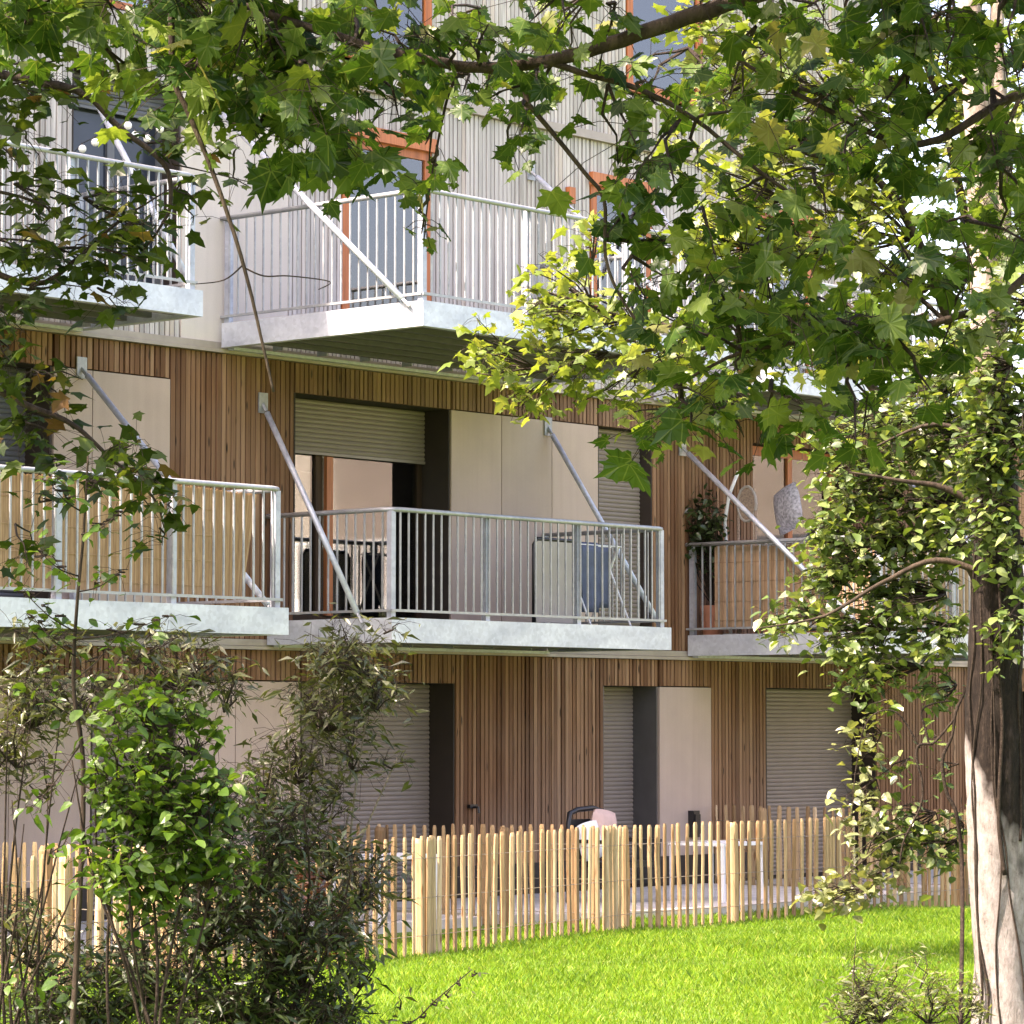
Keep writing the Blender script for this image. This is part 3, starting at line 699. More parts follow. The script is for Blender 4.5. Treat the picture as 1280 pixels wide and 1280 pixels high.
cushion('pale pink cushion leaning in the black garden armchair behind the fence', (cx + .06, cy + .20, cz + .70), .22, .085, .235, 'cloth_pink', (.12, .1))
cushion('white cushion at the left side of the black garden armchair behind the fence', (cx - .20, cy + .16, cz + .62), .14, .06, .20, 'cloth_white', (-.25, -.3))
def garden_table(label, x, y, z, lx, ly, h):
    t = thing('garden_table', label, 'table', (x, y, z), 'white garden tables')
    build(MB().box(x - lx, x + lx, y - ly, y + ly, z + h - .03, z + h), 'table_top', 'white_paint', t)
    for sx in (-1, 1):
        for sy in (-1, 1):
            a, b = x + sx * (lx - .03), y + sy * (ly - .03)
            build(MB().box(a - .018, a + .018, b - .018, b + .018, z + .003, z + h - .031), 'leg', 'white_paint', t)
garden_table('white garden table behind the fence right of the narrow beige panel', 4.95, -2.35, .09, .36, .36, .60)
garden_table('small white garden table behind the fence left of the wooden post near the shrub', .35, -2.0, .09, .42, .3, .60)

# ================================================================== FOLIAGE
def leaf_mesh(kind):
    if kind == 'maple':
        o = [(0, 0), (.09, -.05), (.20, -.13), (.34, -.12), (.30, .05), (.42, .08), (.50, .06), (.46, .19), (.60, .36), (.44, .35), (.40, .43), (.31, .43), (.29, .56), (.36, .66), (.19, .64), (.13, .76), (.07, .80), (0, 1.0)]
        pts = o + [(-x, y) for x, y in o[-2:0:-1]]
        c = (0, .32)
        vs = [(c[0], c[1], 0.0)] + [(x, y, -.22 * abs(x) ** 1.3 - .10 * max(0, y - .5)) for x, y in pts]
        n_ = len(pts); fs = [(0, i + 1, (i + 1) % n_ + 1) for i in range(n_)]
        vs = [(x, y, z) for x, y, z in vs]
    elif kind == 'maple_small':
        o = [(0, 0), (.30, -.06), (.25, .08), (.54, .34), (.28, .42), (.20, .62), (0, 1.0)]
        pts = o + [(-x, y) for x, y in o[-2:0:-1]]; c = (0, .32)
        vs = [(c[0], c[1], 0.0)] + [(x, y, -.22 * abs(x) ** 1.3 - .10 * max(0, y - .5)) for x, y in pts]
        n_ = len(pts); fs = [(0, i + 1, (i + 1) % n_ + 1) for i in range(n_)]
    elif kind == 'ovate':
        pts = [(0, 0), (.26, .18), (.33, .42), (.20, .75), (0, 1.0), (-.20, .75), (-.33, .42), (-.26, .18)]
        vs = [(0, .45, 0)] + [(x, y, .22 * abs(x) - .08 * y * y) for x, y in pts]; n_ = 8
        fs = [(0, i + 1, (i + 1) % n_ + 1) for i in range(n_)]
    elif kind == 'narrow':
        vs = [(0, 0, 0), (.15, .4, .04), (0, 1, -.1), (-.15, .4, .04), (0, .45, 0)]; fs = [(0, 1, 4), (1, 2, 4), (2, 3, 4), (3, 0, 4)]
    return np.array(vs, float), fs
def variants(kind):
    V, F = leaf_mesh(kind); r_ = np.random.default_rng(17); out = []
    for k in range(6):
        W = V.copy(); n_ = len(W)
        W[:, :2] *= 1 + r_.uniform(-.09, .09, (n_, 1)); W[:, 0] *= r_.uniform(.78, 1.1)
        W[:, 0] += r_.uniform(-.12, .12) * W[:, 1] ** 2
        W[:, 2] = V[:, 2] * r_.uniform(.3, 2.0) + r_.uniform(-.5, .25) * W[:, 1] ** 2 * .5 + r_.uniform(-.2, .2) * W[:, 0] * W[:, 1] + r_.normal(0, .02, n_)
        out.append(W)
    return out, F
LEAF = {k: variants(k) for k in ('maple', 'maple_small', 'ovate', 'narrow')}
class Foliage:
    def __init__(s, kind, mat): s.kind = kind; s.mat = mat; s.L = []; s.tw = MB()
    def leaf(s, p, size, tip, nrm):
        tip = tip.normalized(); nrm = (nrm - tip * nrm.dot(tip))
        nrm = nrm.normalized() if nrm.length > 1e-4 else tip.orthogonal().normalized()
        s.L.append((p, size, tip, nrm))
    def rand_leaf(s, p, size, droop=.7, spread=.75):
        a = random.uniform(0, 2 * math.pi)
        tip = Vector((math.cos(a), math.sin(a), -random.uniform(droop - .6, droop + .6)))
        nrm = Vector((random.gauss(0, spread), random.gauss(0, spread), 1))
        s.leaf(p, size * random.choice((.45, .6, .75, .85, .95, 1, 1.1, 1.25)), tip, nrm)
    def cluster(s, c, rx, ry, rd, n_, size, root=None, droop=.7, spread=.75, tw=.004, ntw=None, hollow=0):
        """c: world centre; rx / ry in metres across and up, rd in depth. Twigs fan from root; leaves sit in small bunches on them."""
        root = Vector(root) if root is not None else c + Vector((0, 0, ry))
        ntw = ntw or max(2, n_ // 9); per = max(1, round(n_ / ntw))
        fh = Vector((fw.x, fw.y, 0)).normalized()
        for _ in range(ntw):
            while True:
                a, b, d = (random.uniform(-1, 1) for _ in range(3))
                q = a * a + b * b + d * d
                if hollow < q < 1: break
            e = c + rt * (a * rx) + Vector((0, 0, b * ry)) + fh * (d * rd)
            mid = root.lerp(e, .55) + Vector((random.gauss(0, .12), random.gauss(0, .12), random.gauss(.08, .08))) * (e - root).length * .5
            P = [root, root.lerp(mid, .6), mid, mid.lerp(e, .6), e]
            P[1] += Vector((random.gauss(0, .02), random.gauss(0, .02), 0)); 
            s.tw.tube(P, [tw * 1.8, tw * 1.5, tw * 1.1, tw * .8, tw * .4], 4, False)
            for k in range(per):
                t = random.uniform(.45, 1.05)
                base = mid.lerp(e, max(0, (t - .45) / .6))
                off = Vector((random.gauss(0, 1), random.gauss(0, 1), random.gauss(-.2, .8))) * size * .8
                lp = base + off
                if size > .05: s.tw.tube([base, base.lerp(lp, .5) + Vector((0, 0, .15 * size)), lp], tw * .35, 3, False)
                s.rand_leaf(lp, size, droop, spread)
    def finish(s, parent, n_ind, twmat='twig'):
        V, Fc = LEAF[s.kind]
        def vis(i):
            p, size, tip, nrm = s.L[i]; x, y, d = proj(p + tip * size * .4)
            if not (-20 < x < 1300 and -20 < y < 1300 and d > 1): return 0
            return size / d * (.35 + abs((Vector(p) - CAM).normalized().dot(nrm)))
        order = sorted(range(len(s.L)), key=lambda i: -vis(i)); ind = [i for i in order[:n_ind] if vis(i) > 0]; si = set(ind)
        me = None
        if ind:
            mes = []
            for W in V:
                mb = MB(); mb.v = [tuple(v) for v in W]; mb.f = list(Fc); mes.append(mb.mesh('leaf', s.mat)); leafattr(mes[-1], W)
            for i in ind:
                p, size, tip, nrm = s.L[i]; x = tip.cross(nrm)
                o = link('leaf', mes[i % 6], parent)
                M = Matrix(((x.x, tip.x, nrm.x, p.x), (x.y, tip.y, nrm.y, p.y), (x.z, tip.z, nrm.z, p.z), (0, 0, 0, 1)))
                o.matrix_basis = M @ Matrix.Scale(size, 4)
        oth = [i for i in range(len(s.L)) if i not in si]
        if oth:
            nv = len(V[0]); A = np.zeros((len(oth), nv, 3)); 
            for k, i in enumerate(oth):
                p, size, tip, nrm = s.L[i]; x = tip.cross(nrm)
                B = np.array((tuple(x), tuple(tip), tuple(nrm))) * size
                A[k] = V[i % 6] @ B + np.array(tuple(p))
            F = np.array(Fc, int); FF = (F[None] + (np.arange(len(oth)) * nv)[:, None, None]).reshape(-1, 3)
            me = fastmesh('foliage', A.reshape(-1, 3), FF, s.mat); leafattr(me, np.concatenate([V[i % 6] for i in oth]))
            o = link('foliage', me, parent); o['kind'] = 'stuff'
        if s.tw.v: build(s.tw, 'twig', twmat, parent)['kind'] = 'stuff'
def leafattr(me, W):
    a = me.attributes.new('leaf', 'FLOAT_VECTOR', 'POINT'); W = np.array(W, dtype=np.float32).copy(); W[:, 2] = 0
    if len(a.data) == len(W): a.data.foreach_set('vector', W.ravel())
def fastmesh(name, V, F, mat):
    me = bpy.data.meshes.new(name); me.vertices.add(len(V)); me.vertices.foreach_set('co', np.ascontiguousarray(V, dtype=np.float32).ravel())
    me.loops.add(F.size); me.loops.foreach_set('vertex_index', F.ravel().astype(np.int32))
    me.polygons.add(len(F)); me.polygons.foreach_set('loop_start', np.arange(0, F.size, 3, dtype=np.int32))
    me.update(calc_edges=True); me.validate(); me.materials.append(MATS[mat]); return me
def branch(parent, pts, r0, r1, mat='bark', name='branch', k=8, wob=.02):
    """smooth tapering limb through the given points"""
    P = [Vector(p) for p in pts]; out = []
    for i in range(len(P) - 1):
        p0 = P[max(i - 1, 0)]; p1 = P[i]; p2 = P[i + 1]; p3 = P[min(i + 2, len(P) - 1)]
        for j in range(5):
            t = j / 5
            out.append(.5 * ((2 * p1) + (p2 - p0) * t + (2 * p0 - 5 * p1 + 4 * p2 - p3) * t * t + (3 * p1 - p0 - 3 * p2 + p3) * t ** 3)
                       + Vector((random.gauss(0, wob), random.gauss(0, wob), random.gauss(0, wob))) * min(1, r0 * 8))
    out.append(P[-1]); m_ = len(out)
    return build(MB().tube(out, [r0 + (r1 - r0) * (i / (m_ - 1)) ** .8 for i in range(m_)], k), name, mat, parent, True)
def px(n_, d): return n_ * d / FPX          # pixels of the photograph to metres at distance d

# ---- the maple whose branches hang across the top of the picture
tr_base = at(1700, 1500, 10.6); tr_base.z = 0
mp = thing('maple_tree', 'large maple whose dark leafy branches hang across the top of the picture', 'tree', tr_base)
top = Vector((tr_base.x, tr_base.y, 8.5))
branch(mp, [tr_base - Vector((0, 0, .05)), tr_base + Vector((.05, .02, 2)), tr_base + Vector((-.05, .1, 4.6)), top], .24, .10, name='trunk', k=14)
A = lambda x, y, d=10.0: at(x, y, d)
fork = tr_base + Vector((-.05, .1, 4.4))
main = [fork, A(1280, -70, 10.4), A(1000, -20, 10.1), A(860, 22), A(760, 55), A(680, 78), A(600, 85), A(520, 72), A(420, 45), A(300, 5), A(180, -40), A(60, -90)]
branch(mp, main, .036, .007, wob=.006)
branch(mp, [A(690, 78), A(730, 92), A(800, 112), A(870, 150), A(950, 215), A(1030, 270)], .012, .005, wob=.004)
branch(mp, [A(660, 130), A(690, 165), A(730, 215), A(755, 250), A(757, 320), A(775, 370), A(810, 420)], .009, .004, wob=.003)
branch(mp, [A(645, 85), A(655, 110), A(660, 130)], .009, .009, wob=.002)
branch(mp, [A(215, -30), A(216, 90), A(235, 140), A(262, 205), A(292, 290), A(312, 360), A(326, 420), A(342, 490)], .011, .004, wob=.003)
branch(mp, [A(306, 335), A(330, 345), A(362, 345), A(412, 352), A(398, 362)], .003, .0015, mat='twig', wob=.001)
branch(mp, [A(303, 332), A(280, 350), A(245, 355)], .003, .0015, mat='twig', wob=.001)
branch(mp, [fork, A(1290, 110, 10.2), A(1150, 180), A(1020, 130), A(900, 60)], .020, .005, wob=.004)
branch(mp, [fork, A(1300, 330, 10.2), A(1180, 400), A(1060, 420), A(930, 440), A(850, 480)], .018, .004, wob=.004)
branch(mp, [fork, A(1100, -220, 9.6), A(800, -250, 9.4), A(450, -200, 9.4), A(150, -160, 9.5)], .05, .012, wob=.004)
branch(mp, [A(575, 90), A(560, 120), A(545, 190), A(535, 250), A(530, 300)], .006, .002, mat='twig', wob=.002)
FM = Foliage('maple', 'leaf_maple')
def mc(x, y, rx, ry, n_, size=.15, d=10.0, rd=.55, root=None, droop=.75, **k):
    big = size >= .15; size *= (.74 if x < 480 else .66); n_ = int(n_ * (1.3 if x < 480 else .95)); rx *= 1.08; ry *= 1.08
    FM.cluster(at(x, y, d), px(rx, d), px(ry, d), rd, n_, size, root=at(*root, d) if root else at(x + random.uniform(-20, 20), y - ry * 1.05, d), droop=droop, **k)
# top left
mc(40, 25, 70, 45, 22, root=(60, -60)); mc(60, 75, 60, 35, 11, root=(60, 0)); mc(120, 25, 60, 55, 20); mc(150, 90, 40, 25, 7)
mc(240, 45, 75, 65, 62); mc(330, 70, 85, 75, 68); mc(265, 100, 60, 40, 24); mc(390, 150, 50, 65, 30); mc(330, 165, 45, 40, 16); mc(415, 205, 28, 36, 10); mc(440, 90, 40, 60, 22)
# top centre
mc(480, 30, 60, 45, 24, root=(520, 70)); mc(540, 45, 45, 45, 20, root=(560, 80)); mc(470, 120, 50, 45, 15, size=.11, root=(480, 70)); mc(590, 40, 45, 45, 16, root=(600, 85))
mc(540, 170, 28, 25, 6, size=.10, root=(545, 150)); mc(550, 215, 22, 25, 6, size=.11, root=(540, 200)); mc(528, 280, 32, 30, 16, size=.10, root=(535, 250)); mc(575, 130, 30, 25, 7, size=.1, root=(575, 95))
mc(640, 60, 50, 35, 10, size=.11, root=(650, 80)); mc(640, 180, 45, 45, 22, size=.10, root=(655, 125)); mc(630, 130, 40, 30, 10, size=.11, root=(655, 95))
mc(700, 110, 40, 30, 10, size=.11, root=(690, 80)); mc(710, 30, 50, 40, 14, size=.12); mc(760, 180, 35, 45, 16, size=.15, root=(760, 105)); mc(780, 60, 55, 50, 24, size=.12); mc(810, 130, 45, 40, 16, size=.12, root=(800, 112))
# right mass
mc(870, 40, 55, 45, 9, size=.12); mc(835, 235, 60, 50, 24, root=(850, 150)); mc(800, 300, 45, 50, 22, root=(757, 300)); mc(830, 360, 50, 40, 20, root=(790, 320))
mc(900, 170, 50, 50, 7, root=(870, 150)); mc(940, 90, 45, 50, 8); mc(985, 60, 60, 60, 30); mc(1010, 110, 45, 40, 16, root=(1020, 130)); mc(1060, 40, 60, 60, 30); mc(1130, 60, 60, 55, 28); mc(1200, 60, 55, 60, 30); mc(1260, 60, 50, 80, 34)
mc(1040, 160, 60, 45, 18); mc(1120, 150, 60, 55, 24); mc(1190, 150, 55, 45, 26); mc(1240, 180, 55, 60, 34); mc(1250, 260, 45, 45, 20); mc(1060, 215, 60, 45, 16); mc(1000, 260, 55, 40, 12); mc(940, 270, 55, 45, 8); mc(1130, 300, 70, 35, 14, root=(1180, 400)); mc(1220, 320, 60, 40, 24)
mc(890, 310, 60, 45, 16); mc(870, 380, 60, 50, 36, root=(930, 440)); mc(950, 350, 60, 50, 34); mc(1030, 350, 60, 40, 16); mc(1110, 400, 70, 40, 26, root=(1060, 420)); mc(1200, 400, 60, 45, 26)
mc(910, 450, 55, 50, 30, root=(930, 440)); mc(850, 470, 45, 45, 24, root=(850, 480)); mc(835, 555, 42, 55, 22, size=.16, root=(850, 480)); mc(990, 440, 60, 50, 32); mc(1060, 450, 55, 45, 26); mc(960, 520, 60, 40, 20); mc(1070, 520, 50, 60, 18, root=(1060, 450)); mc(900, 540, 35, 30, 7); mc(1130, 470, 50, 40, 14); mc(1000, 145, 40, 25, 5, size=.17, root=(1000, 110))
for x, y, rx, ry, n_ in ((1000, 60, 90, 70, 30), (1150, 90, 100, 80, 40), (1240, 200, 60, 90, 40), (1060, 200, 90, 60, 20), (1170, 330, 100, 60, 20), (1020, 430, 100, 50, 30), (880, 440, 70, 50, 16), (1120, 440, 80, 50, 26), (700, 60, 120, 70, 50), (560, 70, 90, 60, 40), (820, 130, 70, 70, 36), (330, 90, 90, 80, 80), (200, 50, 90, 50, 50), (430, 70, 60, 60, 40), (60, 50, 70, 50, 40)):
    FM.cluster(at(x, y, 13), px(rx, 13), px(ry, 13), .9, n_, .105, root=at(x + 40, y - ry, 13), droop=.75)
# crown added above and around, out of view, to shade the hanging leaves
for x, y, d, rx, ry, n_ in ((150, -260, 9.5, 300, 130, 150), (500, -260, 9.5, 300, 130, 160), (850, -260, 9.6, 300, 130, 160), (1250, -250, 9.8, 300, 160, 160), (1650, -300, 10.4, 350, 400, 260), (1500, 100, 10.2, 160, 300, 120), (700, -500, 10, 600, 150, 220), (1400, -600, 10.4, 500, 200, 220), (250, -450, 9.4, 350, 120, 140)):
    FM.cluster(at(x, y, d), px(rx, d), px(ry, d), 1.4, n_, .15, root=at(x + 150, y, d), ntw=max(4, n_ // 14), tw=.006)
FM.finish(mp, 300)

# ---- the maple at the left, its lower branches in front of the left balconies
lb = at(-560, 1500, 15.5); lb.z = 0
lm = thing('maple_tree', 'smaller leaved maple reaching in from the left in front of the left balconies', 'tree', lb)
branch(lm, [lb - Vector((0, 0, .05)), lb + Vector((.1, 0, 2.2)), lb + Vector((.05, .1, 4.2)), lb + Vector((.2, .1, 6.5))], .17, .06, name='trunk', k=12)
B = lambda x, y, d=15.5: at(x, y, d)
lf = lb + Vector((.05, .1, 3.6))
branch(lm, [lf, B(-250, 120), B(-60, 90), B(60, 105), B(110, 120), B(150, 160), B(205, 205), B(213, 255), B(200, 285), B(180, 312)], .035, .004, wob=.004)
branch(lm, [lf, B(-300, 330), B(-80, 320), B(40, 355), B(100, 320), B(150, 275), B(215, 235)], .03, .003, wob=.004)
branch(lm, [lf - Vector((0, 0, .6)), B(-250, 480), B(-60, 470), B(30, 505), B(90, 530), B(130, 565), B(190, 620), B(205, 660)], .03, .003, wob=.004)
branch(lm, [B(-60, 90), B(60, 118), B(130, 122), B(230, 125)], .006, .002, mat='twig', wob=.002)
branch(lm, [lf, B(-260, 220), B(-60, 230), B(60, 260), B(30, 300)], .02, .003, wob=.004)
branch(lm, [B(215, 205), B(260, 215), B(330, 232)], .005, .002, mat='twig', wob=.002)
FL_ = Foliage('maple_small', 'leaf_left')
def lc(x, y, rx, ry, n_, size=.105, d=15.5, rd=.7, root=None, droop=.35, **k):
    FL_.cluster(at(x, y, d), px(rx, d), px(ry, d), rd, n_, size, root=at(*root, d) if root else at(x - rx * .7, y - ry * .5, d), droop=droop, spread=.5, tw=.0035, **k)
lc(30, 130, 60, 50, 40); lc(90, 100, 60, 40, 40); lc(150, 110, 50, 30, 30); lc(25, 200, 50, 50, 30); lc(60, 180, 40, 14, 12)
lc(70, 250, 75, 40, 62); lc(150, 265, 65, 35, 60); lc(30, 320, 60, 45, 62); lc(120, 325, 75, 30, 60); lc(190, 300, 45, 40, 42); lc(90, 375, 80, 25, 36); lc(150, 370, 40, 20, 12); lc(205, 190, 30, 22, 16); lc(245, 190, 40, 18, 14); lc(260, 235, 50, 14, 14); lc(320, 205, 40, 25, 14); lc(250, 270, 25, 18, 6)
lc(25, 400, 50, 35, 36); lc(30, 440, 45, 30, 26); lc(70, 490, 45, 40, 36); lc(60, 550, 45, 45, 40); lc(95, 585, 20, 20, 10); lc(170, 575, 55, 30, 40, root=(130, 565)); lc(180, 625, 50, 40, 44, root=(160, 590)); lc(215, 640, 25, 35, 16, root=(200, 620)); lc(190, 690, 18, 25, 8, root=(200, 660))
lc(40, 680, 30, 50, 20); lc(70, 640, 30, 25, 10)
for x, y, rx, ry, n_ in ((-300, 200, 260, 250, 420), (-350, 550, 200, 200, 260), (-100, -120, 250, 150, 260), (-500, -150, 300, 200, 300), (150, -120, 200, 80, 120)):
    FL_.cluster(at(x, y, 15.5), px(rx, 15.5), px(ry, 15.5), 1.5, n_, .105, root=at(x - 100, y, 15.5), ntw=n_ // 12)
branch(lm, [lb + Vector((.2, .1, 6.3)), lb + Vector((.1, -.2, 8)), lb + Vector((0, -.4, 9.4))], .06, .03, name='branch')
cr = lb - Vector((fw.x, fw.y, 0)) * 2.2  # centre of an unseen crown added to shade the lower left shrubs
for k in range(26):
    q = cr + rt * random.uniform(-3.2, 2.6) - Vector((fw.x, fw.y, 0)) * random.uniform(-2.4, 3.2) + Vector((0, 0, random.uniform(5.0, 9.2)))
    FL_.cluster(q, 1.0, .6, 1.0, 110, .17, root=lb + Vector((.1, -.2, random.uniform(5, 8))), ntw=6, tw=.008)
FL_.finish(lm, 300)

# ---- the sunlit maple behind
sb = at(1250, 1000, 25.5); sb.z = 0
sm = thing('maple_tree', 'sunlit yellow green maple whose branches hide the end of the upper middle balcony', 'tree', sb)
branch(sm, [sb - Vector((0, 0, .05)), sb + Vector((0, .1, 2.5)), sb + Vector((-.1, 0, 5)), sb + Vector((-.2, 0, 8))], .13, .05, name='trunk', k=12)
Sx = lambda x, y, d=25.0: at(x, y, d)
branch(sm, [sb + Vector((0, .1, 2.9)), Sx(1080, 470), Sx(900, 420), Sx(790, 400), Sx(730, 380), Sx(670, 360)], .05, .006, wob=.006)
branch(sm, [Sx(900, 420), Sx(800, 440), Sx(720, 455), Sx(640, 470), Sx(585, 465)], .02, .004, wob=.006)
branch(sm, [sb + Vector((-.05, .05, 4.2)), Sx(1120, 250), Sx(980, 180), Sx(880, 110)], .05, .008, wob=.006)
branch(sm, [sb + Vector((-.1, 0, 5)), Sx(1150, 60), Sx(1000, -40)], .05, .01, wob=.006)
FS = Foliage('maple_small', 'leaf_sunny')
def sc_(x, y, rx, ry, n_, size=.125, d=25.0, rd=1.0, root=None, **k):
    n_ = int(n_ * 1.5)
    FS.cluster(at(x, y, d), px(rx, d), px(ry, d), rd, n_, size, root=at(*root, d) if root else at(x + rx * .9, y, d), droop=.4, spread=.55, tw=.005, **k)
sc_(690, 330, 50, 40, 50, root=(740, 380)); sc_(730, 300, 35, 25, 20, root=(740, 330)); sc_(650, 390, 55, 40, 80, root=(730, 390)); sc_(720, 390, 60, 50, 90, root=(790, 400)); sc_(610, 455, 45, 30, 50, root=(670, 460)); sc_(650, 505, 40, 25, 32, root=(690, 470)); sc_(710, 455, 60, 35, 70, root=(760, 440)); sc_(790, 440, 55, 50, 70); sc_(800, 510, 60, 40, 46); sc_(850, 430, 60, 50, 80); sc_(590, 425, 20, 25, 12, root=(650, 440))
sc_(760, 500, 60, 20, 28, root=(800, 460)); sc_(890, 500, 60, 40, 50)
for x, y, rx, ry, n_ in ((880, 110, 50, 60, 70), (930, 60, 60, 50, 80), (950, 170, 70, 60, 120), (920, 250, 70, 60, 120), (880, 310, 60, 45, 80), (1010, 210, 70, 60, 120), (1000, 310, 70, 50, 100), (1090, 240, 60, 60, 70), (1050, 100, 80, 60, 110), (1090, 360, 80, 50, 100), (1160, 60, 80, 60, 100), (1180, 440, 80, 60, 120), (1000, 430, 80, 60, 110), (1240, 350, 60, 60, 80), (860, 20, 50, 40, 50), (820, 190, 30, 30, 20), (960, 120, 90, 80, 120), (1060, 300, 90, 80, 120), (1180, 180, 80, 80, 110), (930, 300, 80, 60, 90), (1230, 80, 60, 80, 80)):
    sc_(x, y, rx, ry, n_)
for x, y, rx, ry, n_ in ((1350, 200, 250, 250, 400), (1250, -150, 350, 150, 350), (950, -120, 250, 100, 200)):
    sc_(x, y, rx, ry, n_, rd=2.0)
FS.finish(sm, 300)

# ---- the ivy covered tree at the right
tb = at(1262, 1300, 19.4); tb.z = 0
it = thing('ivy_tree', 'tree with a lower trunk painted sunlit pale and a dark ivy covered upper trunk at the right edge', 'tree', tb)
C_ = lambda x, y, d=19.4: at(x, y, d)
def trunk(path, radii, mat, name, seed=1):
    rr = random.Random(seed); k = 20; mb = MB()
    P = [Vector(p) for p in path]; out = []; rd = []
    for i in range(len(P) - 1):
        for j in range(8): t = j / 8; out.append(P[i].lerp(P[i + 1], t)); rd.append(radii[i] + (radii[i + 1] - radii[i]) * t)
    out.append(P[-1]); rd.append(radii[-1]); mb.tube(out, rd, k)
    q = []
    for i, v in enumerate(mb.v):
        ring, j = divmod(i, k); c = out[min(ring, len(out) - 1)]; a = 2 * math.pi * j / k
        f_ = 1 + .05 * math.sin(3 * a + ring * .22) + .035 * math.sin(5 * a - ring * .5) + .02 * math.sin(9 * a + ring * .9) + rr.gauss(0, .012)
        q.append(tuple(c + (Vector(v) - c) * f_))
    mb.v = q; return build(mb, name, mat, it, True)
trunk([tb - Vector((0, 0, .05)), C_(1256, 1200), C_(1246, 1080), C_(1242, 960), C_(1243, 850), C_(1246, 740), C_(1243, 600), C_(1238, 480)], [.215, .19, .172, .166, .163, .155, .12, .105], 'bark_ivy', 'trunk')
trunk([C_(1238, 482), C_(1232, 330), C_(1225, 180), C_(1215, 40), C_(1205, -120)], [.113, .095, .085, .075, .05], 'bark_pale', 'branch', 3)
trunk([C_(1240, 500), C_(1252, 330), C_(1252, 180), C_(1246, 60), C_(1250, -120)], [.08, .06, .05, .045, .035], 'bark_pale', 'branch', 4)
branch(it, [C_(1236, 640), C_(1180, 610), C_(1120, 600), C_(1060, 590)], .03, .005, wob=.004)
branch(it, [C_(1236, 720), C_(1170, 700), C_(1100, 730), C_(1030, 770), C_(950, 785)], .025, .004, wob=.004)
branch(it, [C_(1240, 560), C_(1170, 530), C_(1090, 560)], .025, .004, wob=.004)
FI = Foliage('ovate', 'leaf_ivy')
def ic(x, y, rx, ry, n_, size=.08, d=20.3, rd=.6, root=None, F=None, **k):
    n_ = int(n_ * 1.9) if F is None else int(n_ * 1.15)
    if x > 1210 and F is None: d = 19.05; rd = .3
    (F or FI).cluster(at(x, y, d), px(rx, d), px(ry, d), rd, n_, size, root=at(*root, d) if root else at(x + rx * .9, y - ry * .4, d), droop=.3, spread=.55, tw=.003, **k)
ic(1090, 540, 60, 50, 150); ic(1150, 560, 70, 60, 230); ic(1060, 600, 60, 50, 180); ic(1130, 640, 70, 50, 230); ic(1030, 650, 45, 40, 90); ic(1080, 690, 70, 45, 190); ic(1160, 700, 55, 50, 130); ic(1200, 620, 50, 60, 110); ic(1210, 500, 60, 60, 140); ic(1110, 760, 80, 45, 230); ic(1040, 720, 50, 40, 90); ic(1060, 800, 60, 35, 130); ic(1150, 800, 55, 45, 140); ic(970, 780, 50, 26, 70, root=(1030, 770)); ic(1090, 845, 70, 30, 100); ic(1160, 870, 40, 35, 50); ic(1020, 690, 40, 30, 40)
ic(1240, 580, 40, 80, 130); ic(1255, 700, 30, 60, 70); ic(1170, 470, 60, 40, 90); ic(1240, 400, 50, 60, 90); ic(1235, 230, 35, 80, 60); ic(1270, 130, 25, 80, 40)
ic(1215, 560, 45, 50, 120); ic(1225, 650, 45, 60, 110); ic(1230, 480, 40, 60, 120); ic(1255, 800, 22, 60, 50); ic(1190, 440, 50, 40, 90); ic(1130, 500, 60, 40, 130); ic(1260, 540, 30, 90, 120); ic(1265, 300, 30, 80, 60); ic(1010, 740, 45, 40, 60); ic(1075, 640, 60, 50, 90); ic(1030, 560, 45, 35, 50); ic(1060, 855, 30, 20, 24); ic(1330, 500, 80, 250, 300); ic(1340, 150, 80, 200, 200)
FI.finish(it, 300)
# ---- the vine hanging beside the trunk
vb = at(1200, 1300, 18.9); vb.z = 0
vi = thing('ivy_vine', 'vine with pale leaves looping beside the trunk in front of the fence', 'vine', vb)
D_ = lambda x, y, d=19.6: at(x, y, d)
def stem(pts, r_, mat='twig'): branch(vi, pts, r_, r_ * .6, mat=mat, name='stem', k=6, wob=.001)
stem([vb, D_(1203, 1100), D_(1196, 1020), D_(1183, 990), D_(1178, 950), D_(1190, 920), D_(1195, 890), D_(1208, 860)], .014)
stem([D_(1192, 900), D_(1165, 930), D_(1158, 915), D_(1152, 890), D_(1165, 880), D_(1190, 876)], .009)
stem([D_(1165, 930), D_(1148, 932), D_(1146, 950), D_(1153, 980), D_(1150, 1010), D_(1130, 1050), D_(1125, 1080)], .010)
stem([D_(1140, 1040), D_(1110, 1050), D_(1080, 1075), D_(1050, 1100)], .006)
stem([D_(1150, 935), D_(1120, 890), D_(1085, 900), D_(1070, 960), D_(1065, 1020)], .006)
TR = [(tb - Vector((0, 0, .05)), .215), (C_(1256, 1200), .19), (C_(1246, 1080), .172), (C_(1242, 960), .166), (C_(1243, 850), .163), (C_(1246, 740), .155), (C_(1243, 600), .12), (C_(1238, 480), .105)]
def on_trunk(z, th):
    for (p0, r0), (p1, r1) in zip(TR, TR[1:]):
        if z <= p1.z or p1 is TR[-1][0]:
            t = (z - p0.z) / (p1.z - p0.z); c = p0.lerp(p1, t); r_ = r0 + (r1 - r0) * t
            return c + (rt * math.cos(th) - Vector((fw.x, fw.y, 0)) * math.sin(th)) * r_ * 1.04
for k in range(7):
    th = R(15 + 150 * k / 6) + random.gauss(0, .1); z0 = random.choice((-.02, .9, 1.2, 1.0)) if k < 4 else -.02; z1 = random.uniform(2.6, 3.8)
    pts = []; z = z0
    while z < z1: pts.append(on_trunk(z, th)); th += random.gauss(0, .16); z += .3
    stem(pts, random.uniform(.007, .016))
FV = Foliage('ovate', 'leaf_pale')
